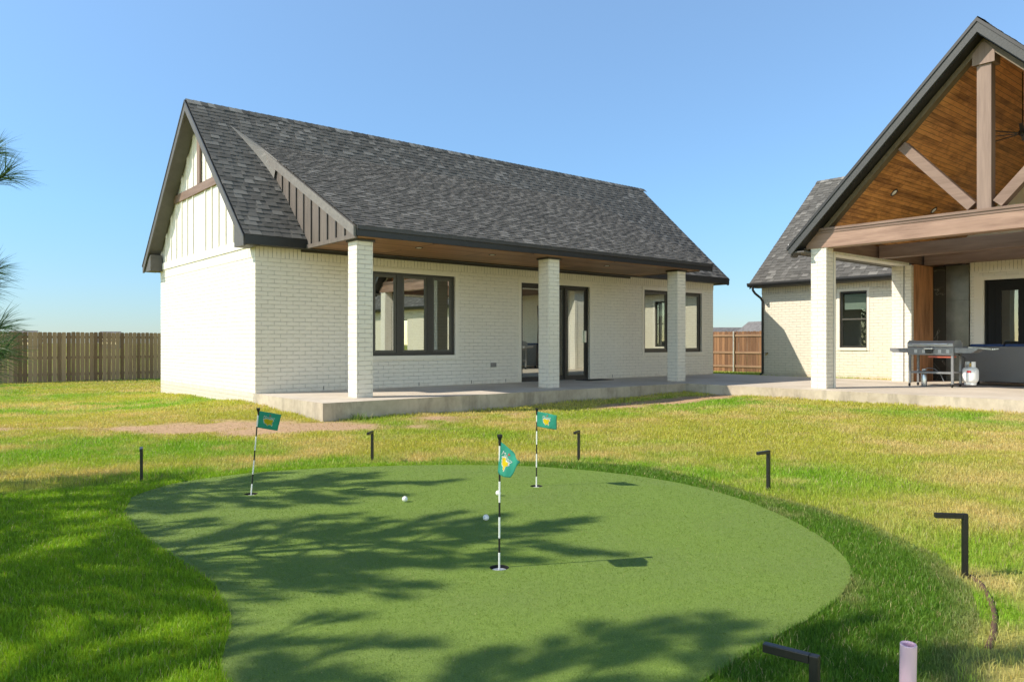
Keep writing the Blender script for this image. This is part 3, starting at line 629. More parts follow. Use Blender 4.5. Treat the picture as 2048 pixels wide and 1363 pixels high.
# ================================================================== GUEST HOUSE (left)
GL, GD, WH = 14.07, 6.29, 2.73
RZ, RE, OE, OR = 6.14, 2.88, .33, .32      # ridge, eave top, eave overhang, rake overhang
SL = (RZ-RE)/(GD/2+OE)
def roof_planes(mb, x0, x1, yf, ze, yr, zr, yb=None, seed=1):
    shingles(mb, (x0, yf, ze), (1, 0, 0), (0, yr-yf, zr-ze), x1-x0, math.hypot(yr-yf, zr-ze), seed=seed)
    if yb is not None: shingles(mb, (x1, yb, ze), (-1, 0, 0), (0, yr-yb, zr-ze), x1-x0, math.hypot(yr-yb, zr-ze), seed=seed+1)
house = hframe('guest_house', 'white painted brick guest house with dark shingle roof and three-column porch', 'house')
W1 = (2.43, 4.50, .67, 2.41); W2 = (10.89, 13.49, .67, 2.41); DR = (6.43, 8.75, 0.001, 2.38)
def guest():
    mb = MB()
    zs = WH-.20
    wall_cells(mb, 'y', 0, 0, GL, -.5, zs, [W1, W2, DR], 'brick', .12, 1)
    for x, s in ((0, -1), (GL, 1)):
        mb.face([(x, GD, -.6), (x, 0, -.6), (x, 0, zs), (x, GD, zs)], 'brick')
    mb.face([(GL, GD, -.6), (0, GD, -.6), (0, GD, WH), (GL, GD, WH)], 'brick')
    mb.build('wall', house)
    mb = MB()
    # soldier course all round, a touch proud of the wall
    mb.box(-.008, GL+.008, -.008, .02, zs, WH, 'soldier'); mb.box(-.008, .02, .021, GD, zs, WH, 'soldier'); mb.box(GL-.02, GL+.008, .021, GD, zs, WH, 'soldier')
    o = mb.build('soldier_course', house)
    # sloping skirt courses at corner/top: frieze band
    for nm, (a, b, c, d), sill in (('window_surround', W1, 1), ('window_surround', W2, 1), ('door_surround', DR, 0)):
        mb = MB(); w_ = .085; p = -.014
        mb.box(a-w_, a, p, .10, c-(w_ if sill else 0), d+w_, 'trimbrick'); mb.box(b, b+w_, p, .10, c-(w_ if sill else 0), d+w_, 'trimbrick')
        mb.box(a, b, p, .10, d, d+w_, 'trimbrick')
        if sill: mb.box(a, b, p-.01, .10, c-w_, c, 'trimbrick')
        mb.build(nm, house)
    # gable siding with battens
    for x, s in ((0, -1), (GL, 1)):
        mb = MB(); ap = GD/2; zt_ = lambda y: RE-.10+SL*(min(y, GD-y)+OE)
        mb.prism([(0, WH), (GD, WH), (GD, zt_(GD)), (ap, zt_(ap)), (0, zt_(0))], 'x', x-.004 if s < 0 else x-.03, x+.03 if s < 0 else x+.004, 'siding')
        mb.box(x-.03 if s < 0 else x+.004, x-.004 if s < 0 else x+.03, 0, GD, WH+.002, WH+.16, 'siding')
        k = .28
        while k < GD-.1:
            if abs(k-ap) > .12: mb.box(x-.032 if s < 0 else x+.004, x-.004 if s < 0 else x+.032, k-.02, k+.02, WH+.16, zt_(k), 'siding')
            k += .42
        mb.build('gable_siding', house)
        mb = MB(); g = (x-.06, x-.033) if s < 0 else (x+.033, x+.06)
        zc = 4.28; hw = (zt_(ap)-zc)/SL
        mb.box(g[0], g[1], ap-hw+.05, ap+hw-.05, zc-.09, zc+.09, 'timber'); mb.build('gable_crossbeam', house)
        mb = MB(); mb.box(g[0]-.004, g[1]-.004, ap-.09, ap+.09, zc+.092, zt_(ap)-.02, 'timberz'); mb.build('gable_post', house)
    # roof
    mb = MB(); roof_planes(mb, -OR, GL+OR, -OE, RE, GD/2, RZ, GD+OE, 3)
    th = .05
    for yf, yb in ((-OE+.02, GD/2), (GD+OE-.02, GD/2)):   # deck under the shingles
        z0 = RE-.012; z1 = RZ-.012
        mb.face([(-OR+.01, yf, z0-th), (GL+OR-.01, yf, z0-th), (GL+OR-.01, yb, z1-th), (-OR+.01, yb, z1-th)], 'soffit')
    # ridge caps
    x = -OR
    while x < GL+OR:
        t = random.random()
        for s in (-1, 1): mb.face([(x, GD/2, RZ+.03), (x+.2, GD/2, RZ+.018), (x+.2, GD/2+s*.13, RZ-.10), (x, GD/2+s*.13, RZ-.088)], 'shingle', t)
        x += .15
    roof = mb.build('roof', house)
    # rake boards, soffits, fascia
    for x0, x1 in ((-OR-.02, -OR+.02), (GL+OR-.02, GL+OR+.02)):
        mb = MB()
        for s in (0, 1):
            Y = (lambda y: y) if s == 0 else (lambda y: GD-y)
            P = [(Y(-OE), RE-.02), (Y(GD/2), RZ-.02), (Y(GD/2), RZ-.24), (Y(-OE+.04), RE-.20), (Y(-OE), RE-.20)]
            mb.prism(P, 'x', x0, x1, 'rakedark')
            mb.prism([(Y(-OE-.015), RE-.015), (Y(GD/2), RZ+.002), (Y(GD/2), RZ-.05), (Y(-OE-.015), RE-.055)], 'x', x0-.012 if x0 < 0 else x1, x0 if x0 < 0 else x1+.012, 'darktrim')
        mb.build('rake_board', house)
    for x0, x1 in ((-OR+.02, -.03), (GL+.03, GL+OR-.02)):
        mb = MB()
        for s in (0, 1):
            Y = (lambda y: y) if s == 0 else (lambda y: GD-y)
            mb.prism([(Y(-OE+.03), RE-.10), (Y(GD/2), RZ-.15), (Y(GD/2), RZ-.19), (Y(-OE+.03), RE-.14)], 'x', x0, x1, 'soffit')
            # boxed return at the eave
            mb.prism([(Y(-OE+.02), RE-.18), (Y(.25), RE-.18), (Y(.25), RE+.02+SL*.2), (Y(-OE+.02), RE-.05)], 'x', x0, x1, 'rakedark')
        mb.build('rake_soffit', house)
    mb = MB()
    mb.box(-OR, GL+OR, -OE-.025, -OE, RE-.17, RE-.005, 'fascia'); mb.box(-OR, GL+OR, GD+OE, GD+OE+.025, RE-.17, RE-.005, 'fascia')
    mb.build('fascia', house)
    mb = MB(); mb.box(-.02, GL+.02, -OE, -.02, RE-.155, RE-.14, 'darktrim'); mb.box(-.02, GL+.02, GD+.02, GD+OE, RE-.155, RE-.14, 'soffit'); mb.build('eave_soffit', house)
guest()
# porch roof
PA0, PA1, PF, PZ, PS = .85, 10.75, -2.30, 2.925, .512
PJ = (RE+SL*OE-PZ+PS*PF)/(PS-SL) ; PJ = ((PZ-PS*PF)-(RE+SL*OE))/(SL-PS)
PJZ = PZ+PS*(PJ-PF)
def porch():
    zroof = lambda y: RE+SL*(y+OE); zp = lambda y: PZ+PS*(y-PF)
    mb = MB(); ln = math.hypot(PJ-PF, PJZ-PZ)
    shingles(mb, (PA0-.03, PF-.03, PZ-.012), (1, 0, 0), (0, 1, PS), PA1-PA0+.06, ln, .125, 21)
    # flared cricket at the top left where the shingles turn into the main slope
    C = [(PA0-.03, y, zp(y)+.012) for y in np.linspace(PJ-1.15, PJ, 9)]
    Dv = [(PA0-.03-.42*((i/8)**2.0), y+.42*(i/8)**2, 0) for i, (x, y, z) in enumerate(C)]
    Dv = [(x, y, max(zroof(y)+.02, zp(PJ-1.15)+.012) if False else zroof(y)+.02) for x, y, _ in Dv]
    Dv[0] = C[0]
    for i in range(8): 
        mb.face([C[i], C[i+1], Dv[i+1], Dv[i]], 'shingle', .75)
    mb.face([(PA0-.05, PF, PZ-.03), (PA1+.02, PF, PZ-.03), (PA1+.02, PJ, PJZ-.03), (PA0-.05, PJ, PJZ-.03)], 'darktrim')
    mb.build('porch_roof', house)
    # cheeks
    yw = (zroof(0)-zp(0))/(PS-SL)
    for x, s, nm in ((PA0+.01, -1, 'a'), (10.28, 1, 'b')):
        mb = MB(); z0 = WH-.02
        P = [(PF+.03, z0)]+[(-OE-.03, z0), (-OE-.03, RE-.17)]+[(-OE, zroof(-OE)-.02), (PJ-.05, zroof(PJ-.05)-.02)]+[(PF+.03, zp(PF)-.05)]
        mb.prism(P, 'x', x, x+.03*(-s), 'cheek'); mb.build('porch_side_wall', house)
        g = (x-.022, x) if s < 0 else (x, x+.022)
        k = PF+.42
        while k < PJ-.6:
            zb = z0 if k < -OE-.05 else zroof(k)+.02
            if k < 0 or s < 0: mb = MB(); mb.box(g[0], g[1], k-.012, k+.012, zb, zp(k)-.20, 'darktrim'); mb.build('batten', house)
            k += .335
        mb = MB(); mb.box(g[0]-.006, g[1], PF, -OE-.04, z0-.001, z0+.07, 'cheek'); mb.build('side_wall_trim', house)
    for x0, x1 in ((PA0-.06, PA0-.012), (PA1-.02, PA1+.02)):
        mb = MB(); yj = PJ-.28
        mb.prism([(PF-.01, PZ-.02), (PJ-.02, PJZ-.022), (yj-.12, zp(yj-.12)-.20), (PF-.01, PZ-.19)], 'x', x0, x1, 'rake'); mb.build('rake_board', house)
    mb = MB()   # underside of the right overhang
    mb.face([(10.31, PF+.02, PZ-.10), (PA1-.02, PF+.02, PZ-.10), (PA1-.02, 0, zp(0)-.10), (10.31, 0, zp(0)-.10)], 'darktrim'); mb.build('overhang_soffit', house)
    mb = MB(); mb.box(PA0-.012, PA1+.02, PF-.035, PF-.002, PZ-.185, PZ-.012, 'fascia'); mb.box(PA0-.012, PA1+.02, PF-.06, PF-.036, PZ-.075, PZ-.012, 'darktrim'); mb.build('fascia', house)
    mb = MB(); mb.box(PA0+.03, 10.27, PF, .0-.012, WH-.004, WH+.02, 'soffitwood'); mb.build('porch_ceiling', house)
    mb = MB(); mb.box(PA0+.03, 10.27, -.05, -.014, WH-.05, WH-.006, 'darktrim'); mb.build('ceiling_moulding', house)
    for a, b in ((2.46, -1.72), (4.22, -1.70), (7.59, -1.70)):
        mb = MB(); mb.lathe([(.048, -.006), (.075, -.008), (.078, -.001), (.075, .0)], (a, b, WH-.004), 'darktrim'); o = mb.build('downlight', house, smooth=True)
        mb = MB(); mb.lathe([(.0005, -.004), (.048, -.004), (.048, -.006)], (a, b, WH-.006), 'lamp'); mb.build('lens', o)
    for a in (.94, 5.36, 9.62):
        mb = MB(); c = .31; b0 = -2.14
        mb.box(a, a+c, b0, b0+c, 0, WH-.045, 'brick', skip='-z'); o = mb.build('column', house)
        mb = MB(); mb.box(a-.03, a+c+.03, b0-.03, b0+c+.03, WH-.044, WH-.006, 'darktrim'); mb.build('capital', o)
    for a in (1.35, 2.1, 3.55, 4.95, 5.95, 9.6, 12.3):
        mb = MB(); mb.box(a, a+.011, -.006, .002, .02, .095, 'darktrim'); mb.build('weep_hole', house)
    # outlet cover
    mb = MB(); mb.box(5.5, 5.66, -.022, -.002, .38, .48, 'grey'); o = mb.build('outlet_cover', house, bevel=.004)
porch()
def window(parent, name, x0, x1, z0, z1, panes, y=.04, blinds=()):
    mb = MB(); f = .055; ym = y+.05
    mb.box(x0, x0+f, y, ym, z0, z1, 'bronze'); mb.box(x1-f, x1, y, ym, z0, z1, 'bronze'); mb.box(x0+f, x1-f, y, ym, z1-f, z1, 'bronze'); mb.box(x0+f, x1-f, y, ym, z0, z0+f*1.3, 'bronze')
    for p in panes[1:-1]: mb.box(p-.075, p+.075, y-.006, ym, z0+f*1.3, z1-f, 'bronze')
    fr = mb.build(name, parent)
    for i in range(len(panes)-1):
        a = panes[i]+(.075 if i else f); b = panes[i+1]-(.075 if i < len(panes)-2 else f); s = .045; za, zb = z0+f*1.3, z1-f
        mb = MB(); y1 = y+.012
        mb.box(a, a+s, y1, ym, za, zb, 'bronze2'); mb.box(b-s, b, y1, ym, za, zb, 'bronze2'); mb.box(a+s, b-s, y1, ym, za, za+s, 'bronze2'); mb.box(a+s, b-s, y1, ym, zb-s, zb, 'bronze2')
        mb.build('sash', fr)
        mb = MB(); mb.face([(a+s, y+.035, za+s), (b-s, y+.035, za+s), (b-s, y+.035, zb-s), (a+s, y+.035, zb-s)], 'glass'); mb.build('pane', fr)
        if i in blinds:
            mb = MB(); mb.box(a+s, b-s, y+.07, y+.075, za+.02, zb-.1, 'blind'); mb.build('roller_blind', fr)
    return fr
window(house, 'window', *W1, [2.43, 3.10, 3.86, 4.50])
window(house, 'window', *W2, [10.89, 12.0, 12.62, 13.49], blinds=(2,))
def guest_door():
    a, b, c, d = DR; mb = MB(); f = .05; y = .05
    mb.box(a, a+f, y, .16, c, d, 'bronze'); mb.box(b-f, b, y, .16, c, d, 'bronze'); mb.box(a+f, b-f, y, .16, d-f, d, 'bronze'); mb.box(a+f, b-f, y, .16, c, c+.03, 'darktrim')
    fr = mb.build('sliding_door', house)
    m1, m2 = a+(b-a)/3, a+2*(b-a)/3
    for i, (p, q) in enumerate(((a+f, m1+.03), (m1, m2), (m2-.03, b-f))):
        yy = y+.03+(.035 if i == 1 else 0); s = .06; mb = MB(); za, zb = c+.03, d-f
        mb.box(p, p+s, yy, yy+.03, za, zb, 'bronze'); mb.box(q-s, q, yy, yy+.03, za, zb, 'bronze'); mb.box(p+s, q-s, yy, yy+.03, zb-s, zb, 'bronze'); mb.box(p+s, q-s, yy, yy+.03, za, za+s*1.4, 'bronze'); mb.build('panel_frame', fr)
        mb = MB(); mb.face([(p+s, yy+.015, za+s), (q-s, yy+.015, za+s), (q-s, yy+.015, zb-s), (p+s, yy+.015, zb-s)], 'glass'); mb.build('pane', fr)
    mb = MB(); mb.box(b-f-.06, b-f-.03, y-.015, y+.03, .95, 1.25, 'steel'); mb.build('handle', fr)
    # dark room behind the glass
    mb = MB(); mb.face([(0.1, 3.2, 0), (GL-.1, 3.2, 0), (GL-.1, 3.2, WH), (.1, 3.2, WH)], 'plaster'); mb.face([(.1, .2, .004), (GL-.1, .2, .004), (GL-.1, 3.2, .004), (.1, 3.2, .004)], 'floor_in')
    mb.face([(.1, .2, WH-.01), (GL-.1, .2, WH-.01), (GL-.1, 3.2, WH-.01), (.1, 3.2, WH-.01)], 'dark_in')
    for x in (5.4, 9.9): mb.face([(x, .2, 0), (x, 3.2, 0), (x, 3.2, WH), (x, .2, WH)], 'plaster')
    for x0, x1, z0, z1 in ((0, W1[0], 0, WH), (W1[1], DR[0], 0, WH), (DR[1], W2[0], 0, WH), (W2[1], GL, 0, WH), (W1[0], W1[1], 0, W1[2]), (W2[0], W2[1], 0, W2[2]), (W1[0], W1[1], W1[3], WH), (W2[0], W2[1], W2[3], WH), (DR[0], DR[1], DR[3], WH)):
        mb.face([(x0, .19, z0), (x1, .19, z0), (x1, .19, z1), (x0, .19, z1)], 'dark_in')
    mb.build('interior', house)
guest_door()
mb = MB(); mb.box(8.1, 9.0, -.62, -.14, .0, .012, 'rubber'); o = mb.build('doormat', bevel=.003); o.location = (OX, OY, SLAB+.002); o.rotation_euler.z = YAW; tag(o, 'flat black doormat on the concrete at the sliding glass door', 'doormat')
# ================================================================== MAIN HOUSE WING (right, behind)
wing = hframe('brick_house', 'cream painted brick house with steep shingle roof behind the covered patio', 'house')
A0 = 16.05; WB = -.42; WE = -27.0; EA = 15.62; EZ = 2.80; RA = 19.78; RWZ = 6.56; WSL = (RWZ-EZ)/(RA-EA)
WIN = (-3.74, -2.95, .80, 2.42); DW = (-8.95, -7.02, .0, 2.44); WT = (-21.6, -20.6, .35, 2.2)
def wingf():
    mb = MB(); zs = 2.47
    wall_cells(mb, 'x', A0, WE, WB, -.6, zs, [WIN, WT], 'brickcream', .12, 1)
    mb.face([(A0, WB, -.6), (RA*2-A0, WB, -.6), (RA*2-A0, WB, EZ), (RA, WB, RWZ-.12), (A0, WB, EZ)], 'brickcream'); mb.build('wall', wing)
    mb = MB(); mb.box(A0-.008, A0+.02, WE, WB+.004, zs, zs+.24, 'soldiercream'); mb.build('soldier_course', wing)
    mb = MB(); x0, x1 = WB+.17, WE
    shingles(mb, (EA, x0, EZ), (0, -1, 0), (RA-EA, 0, RWZ-EZ), x0-x1, math.hypot(RA-EA, RWZ-EZ), seed=40)
    ex = 2*RA-EA; shingles(mb, (ex, x1, EZ), (0, 1, 0), (RA-ex, 0, RWZ-EZ), x0-x1, math.hypot(RA-EA, RWZ-EZ), seed=41)
    y = x0
    while y > x1:
        for s in (-1, 1): mb.face([(RA, y, RWZ+.03), (RA, y-.2, RWZ+.018), (RA+s*.13, y-.2, RWZ-.09), (RA+s*.13, y, RWZ-.08)], 'shingle', random.random())
        y -= .15
    mb.face([(EA, x0, EZ-.05), (EA, x1, EZ-.05), (RA, x1, RWZ-.05), (RA, x0, RWZ-.05)], 'soffit')
    mb.build('roof', wing)
    mb = MB()
    for s in (0, 1):
        X = (lambda x: x) if s == 0 else (lambda x: 2*RA-x)
        mb.prism([(X(EA), EZ-.02), (X(RA), RWZ-.02), (X(RA), RWZ-.2), (X(EA), EZ-.18)], 'y', x0-.03, x0+.0, 'darktrim')
    mb.build('rake_board', wing)
    mb = MB(); mb.box(EA, A0-.01, WE, x0-.03, EZ-.14, EZ-.11, 'soffit'); mb.build('eave_soffit', wing)
    mb = MB(); mb.prism([(EA-.12, EZ), (EA-.12, EZ-.05), (EA-.09, EZ-.11), (EA-.01, EZ-.12), (EA-.01, EZ-.01)], 'y', WE, x0+.02, 'fascia'); g = mb.build('gutter', wing)
    mb = MB(); cx = WB-.05
    mb.tube([(EA-.06, x0-.16, EZ-.10), (EA-.06, x0-.16, EZ-.22), (EA-.0, x0-.2, EZ-.32), (A0-.10, cx+.02, EZ-.46), (A0-.045, cx, EZ-.56), (A0-.045, cx, -.0), (A0-.16, cx, -.06)], .036, 'fascia', 10); mb.build('downspout', wing)
    # window
    b0, b1, z0, z1 = WIN; mb = MB(); f = .05; xx = A0+.05
    mb.box(xx, xx+.05, b0, b0+f, z0, z1, 'bronze'); mb.box(xx, xx+.05, b1-f, b1, z0, z1, 'bronze'); mb.box(xx, xx+.05, b0+f, b1-f, z1-f, z1, 'bronze'); mb.box(xx, xx+.05, b0+f, b1-f, z0, z0+f, 'bronze')
    mb.box(xx-.006, xx+.05, b0+f, b1-f, 1.60, 1.64, 'bronze2'); fr = mb.build('window', wing)
    for p, q in ((z0+f, 1.60), (1.64, z1-f)):
        mb = MB(); mb.face([(xx+.03, b0+f, p), (xx+.03, b1-f, p), (xx+.03, b1-f, q), (xx+.03, b0+f, q)], 'glassdim'); mb.build('pane', fr)
    mb = MB(); mb.box(xx+.08, xx+.085, b0+.08, b1-.08, 1.9, z1-.08, 'blindgreen'); mb.build('blind', fr)
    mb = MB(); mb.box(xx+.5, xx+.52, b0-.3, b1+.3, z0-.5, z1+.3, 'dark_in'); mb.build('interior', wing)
    mb = MB(); w_ = .075; xo = A0-.014
    mb.box(xo, A0+.1, b0-w_, b0, z0-w_, z1+w_, 'trimbrick'); mb.box(xo, A0+.1, b1, b1+w_, z0-w_, z1+w_, 'trimbrick'); mb.box(xo, A0+.1, b0, b1, z1, z1+w_, 'trimbrick'); mb.box(xo-.02, A0+.1, b0, b1, z0-w_, z0, 'trimbrick'); mb.build('window_surround', wing)
    # far window seen in the guest house glass
    b0, b1, z0, z1 = WT; mb = MB(); mb.box(xx, xx+.05, b0, b0+f, z0, z1, 'bronze'); mb.box(xx, xx+.05, b1-f, b1, z0, z1, 'bronze'); mb.box(xx, xx+.05, b0+f, b1-f, z1-f, z1, 'bronze'); mb.box(xx, xx+.05, b0+f, b1-f, z0, z0+f, 'bronze'); fr = mb.build('window', wing)
    mb = MB(); mb.face([(xx+.03, b0, z0), (xx+.03, b1, z0), (xx+.03, b1, z1), (xx+.03, b0, z1)], 'glassdim'); mb.build('pane', fr)
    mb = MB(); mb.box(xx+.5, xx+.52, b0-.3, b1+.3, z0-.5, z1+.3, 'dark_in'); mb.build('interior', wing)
    # wall bay with the double door under the patio cover
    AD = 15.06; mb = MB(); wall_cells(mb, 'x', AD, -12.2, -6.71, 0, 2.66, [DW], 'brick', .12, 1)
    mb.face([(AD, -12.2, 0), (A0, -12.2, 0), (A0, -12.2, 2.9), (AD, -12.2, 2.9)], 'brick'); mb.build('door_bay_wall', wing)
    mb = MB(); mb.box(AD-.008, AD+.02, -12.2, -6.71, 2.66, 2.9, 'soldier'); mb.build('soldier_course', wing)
    xx = AD+.05; b0, b1, z0, z1 = DW; mb = MB()
    mb.box(xx, xx+.1, b1-.05, b1, z0, z1, 'door'); mb.box(xx, xx+.1, b0, b0+.05, z0, z1, 'door'); mb.box(xx, xx+.1, b0+.05, b1-.05, z1-.06, z1, 'door'); fr = mb.build('double_door', wing)
    mid = (b0+b1)/2
    for p, q in ((mid+.005, b1-.05), (b0+.05, mid-.005)):
        g0, g1 = p+.28, q-.28; mb = MB(); X0, X1 = xx+.03, xx+.075; zt1 = z1-.06
        mb.box(X0, X1, p, g0, z0, zt1, 'door'); mb.box(X0, X1, g1, q, z0, zt1, 'door'); mb.box(X0, X1, g0, g1, z0, .5, 'door'); mb.box(X0, X1, g0, g1, zt1-.2, zt1, 'door')
        mb.box(X0-.012, X0-.001, q-.16, q-.14, .2, zt1-.12, 'door'); mb.box(X0-.012, X0-.001, p+.14, p+.16, .2, zt1-.12, 'door'); mb.build('door_leaf', fr)
        mb = MB(); mb.face([(X0+.02, g0, .5), (X0+.02, g1, .5), (X0+.02, g1, zt1-.2), (X0+.02, g0, zt1-.2)], 'glassdim'); mb.build('pane', fr)
    mb = MB(); hb = mid+.09; mb.lathe([(.001, .0), (.045, .0), (.04, .03), (.001, .035)], (0, 0, 0), 'brass', 16)
    mb.v = [(xx+.03-z, hb+x, 1.1+y) for x, y, z in mb.v]; o = mb.build('handle', fr, smooth=True)
    mb = MB(); mb.box(xx+.0, xx+.03, hb-.04, hb+.04, .92, 1.04, 'brass'); mb.build('handle_plate', fr, bevel=.008)
    mb = MB(); w_ = .10
    mb.box(AD-.03, AD+.1, b1, b1+w_, 0, z1+w_, 'trimbrick'); mb.box(AD-.03, AD+.1, b0-w_, b0, 0, z1+w_, 'trimbrick'); mb.box(AD-.03, AD+.1, b0, b1, z1, z1+w_, 'trimbrick'); mb.box(AD-.015, AD+.1, b1+w_, b1+w_+.12, 0, z1+w_+.08, 'trimbrick'); mb.build('door_surround', wing)
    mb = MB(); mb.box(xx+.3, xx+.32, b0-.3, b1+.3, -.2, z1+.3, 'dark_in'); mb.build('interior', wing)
    mb = MB(); mb.tube([(16.75, -.95, 3.72), (16.75, -.95, 4.05)], .035, 'white'); mb.build('roof_vent', wing)
    mb = MB(); mb.tube([(A0, -.62, .60), (A0-.07, -.62, .60), (A0-.10, -.62, .55)], .02, 'brass'); mb.box(A0-.1, A0-.05, -.67, -.57, .62, .635, 'rubber'); mb.build('hose_bib', wing)
wingf()
# ================================================================== COVERED PATIO
pav = hframe('patio_cover', 'open gabled patio cover with brown timber truss and wood plank ceiling', 'patio cover')
PB, HWD, PEZ, PRZ = -8.82, 3.54, 2.96, 6.56; PX0, PX1 = 9.30, 19.6; PSL = (PRZ-PEZ)/HWD
def pavf():
    y0, y1 = PB+HWD, PB-HWD
    mb = MB(); ln = math.hypot(HWD, PRZ-PEZ); t1 = 15.7
    shingles(mb, (t1+.3, y0, PEZ), (-1, 0, 0), (0, -HWD, PRZ-PEZ), t1+.3-PX0, ln, seed=60)
    shingles(mb, (PX0, y1, PEZ), (1, 0, 0), (0, HWD, PRZ-PEZ), t1+.3-PX0, ln, seed=61)
    # triangular run of the roof up the house slope
    for s in (1, -1):
        yb = PB+s*HWD; mb.face([(16.0, yb, PEZ), (16.0, PB, PRZ), (PX1, PB, PRZ)], 'shingle', .4)
    x = PX0
    while x < PX1:
        for s in (-1, 1): mb.face([(x, PB, PRZ+.03), (x+.2, PB, PRZ+.018), (x+.2, PB+s*.12, PRZ-.09), (x, PB+s*.12, PRZ-.08)], 'shingle', random.random())
        x += .15
    mb.build('roof', pav)
    # rake: double black fascia, then charcoal board
    for s in (1, -1):
        Y = lambda d: PB+s*d
        mb = MB()
        zl = lambda d, o: PRZ-PSL*d+o
        mb.prism([(Y(0), PRZ-.0), (Y(HWD+.03), zl(HWD+.03, .0)), (Y(HWD+.03), zl(HWD+.03, -.07)), (Y(0), PRZ-.07)], 'x', PX0-.05, PX0-.0, 'fascia')
        mb.prism([(Y(0), PRZ-.07), (Y(HWD+.02), zl(HWD+.02, -.07)), (Y(HWD-.05), zl(HWD-.05, -.24)), (Y(0), PRZ-.25)], 'x', PX0-.03, PX0+.02, 'pavrake')
        mb.build('rake_board', pav)
        mb = MB(); mb.prism([(Y(0), PRZ-.24), (Y(HWD-.02), zl(HWD-.02, -.22)), (Y(HWD-.02), zl(HWD-.02, -.25)), (Y(0), PRZ-.27)], 'x', PX0+.02, 9.56, 'fascia'); mb.build('rake_soffit', pav)
        mb = MB(); mb.prism([(Y(0), PRZ-.28), (Y(HWD-.1), zl(HWD-.1, -.27)), (Y(HWD-.35), zl(HWD-.35, -.40)), (Y(0), PRZ-.40)], 'x', 9.57, 9.75, 'olive'); mb.build('truss_rafter', pav)
        # ceiling slope
        mb = MB(); c0, c1 = zl(0, -.36), zl(HWD-.3, -.36)
        mb.face([(9.76, Y(0), c0), (A0-.02, Y(0), c0), (A0-.02, Y(HWD-.3), c1), (9.76, Y(HWD-.3), c1)], 'ceiling'); mb.build('plank_ceiling', pav)
        mb = MB(); mb.box(PX0+.02, 15.6, Y(HWD-.02), Y(HWD+.02), PEZ-.16, PEZ-.02, 'fascia'); mb.build('fascia', pav)
        mb = MB(); mb.box(PX0+.02, 15.6, Y(HWD-.03), Y(3.22), PEZ-.15, PEZ-.12, 'soffit'); mb.build('eave_soffit', pav)
    # gable infill wall of the house side
    mb = MB(); mb.prism([(PB-HWD+.3, 2.72), (PB+HWD-.3, 2.72), (PB+HWD-.3, PEZ), (PB, PRZ-.4), (PB-HWD+.3, PEZ)], 'x', A0-.05, A0-.012, 'siding'); mb.build('gable_infill', pav)
    # tie beam with stepped cap
    e0, e1 = -5.52, 2*PB+5.52
    mb = MB(); mb.box(9.55, 9.85, e1, e0, 2.89, 3.185, 'beamred'); mb.box(9.535, 9.865, e1, e0, 3.187, 3.235, 'timber'); mb.box(9.515, 9.885, e1, e0, 3.237, 3.285, 'timber'); mb.build('front_beam', pav)
    for xa in (11.95, 14.35):
        mb = MB(); mb.box(xa, xa+.26, e1+.42, e0-.42, 2.84, 3.12, 'timber'); mb.build('tie_beam', pav)
    for s in (1, -1):
        b = PB+s*3.1; mb = MB(); mb.box(9.87, A0-.03, b-.15*1, b+.15*1, 2.86, 3.12, 'timberx'); mb.build('side_beam', pav)
        mb = MB(); mb.box(9.96, 13.7, b-.14, b+.14, 2.80, 2.858, 'whitecloth'); mb.build('beam_trim', pav)
    mb = MB(); mb.box(9.60, 9.80, PB-.115, PB+.115, 3.287, 5.83, 'timberz'); mb.build('king_post', pav, bevel=.006)
    mb = MB(); mb.prism([(PB-.17, 5.832), (PB+.17, 5.832), (PB+.17, 6.02), (PB+.02, 6.2), (PB-.02, 6.2), (PB-.17, 6.02)], 'x', 9.56, 9.84, 'timberz'); mb.build('king_post_cap', pav, bevel=.006)
    for s in (1, -1):
        mb = MB(); mb.beam((9.70, PB+s*.20, 3.36), (9.70, PB+s*1.40, 4.68), .18, .19, 'timber', (1, 0, 0)); mb.build('brace', pav, bevel=.005)
    # front columns, back column
    for b in (-5.95, 2*PB+5.62):
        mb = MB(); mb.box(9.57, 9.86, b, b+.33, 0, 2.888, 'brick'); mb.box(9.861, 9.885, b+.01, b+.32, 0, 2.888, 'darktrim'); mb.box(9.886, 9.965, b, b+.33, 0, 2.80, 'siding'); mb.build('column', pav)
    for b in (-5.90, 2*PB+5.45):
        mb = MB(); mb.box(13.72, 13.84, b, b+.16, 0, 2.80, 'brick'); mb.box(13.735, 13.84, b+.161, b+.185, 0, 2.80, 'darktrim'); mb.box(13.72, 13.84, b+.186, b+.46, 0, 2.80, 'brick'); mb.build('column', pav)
    # cans
    n = Vector((0, -PSL, -1)).normalized() if False else None
    for a, b in ((10.9, -6.72), (13.15, -6.62), (15.2, -6.6)):
        zc = PRZ-PSL*abs(b-PB)-.36; q = Vector((0, -(PSL), -1)).normalized(); q = Vector((0, -PSL*1.0, -1.0)); q = Vector((0, -PSL, -1)).normalized()
        R = Vector((0, 0, 1)).rotation_difference(q).to_matrix()
        for nm, prof, m_, par in (('downlight', [(.06, .012), (.085, .016), (.09, .0)], 'darktrim', pav), ('lens', [(.0005, .012), (.062, .010)], 'lamp', None)):
            mb = MB(); mb.lathe(prof, (0, 0, 0), m_); mb.v = [tuple(R @ Vector(v)+Vector((a, b, zc))) for v in mb.v]
            if nm == 'downlight': dn = mb.build(nm, pav, smooth=True)
            else: mb.build(nm, dn, smooth=True)
pavf()
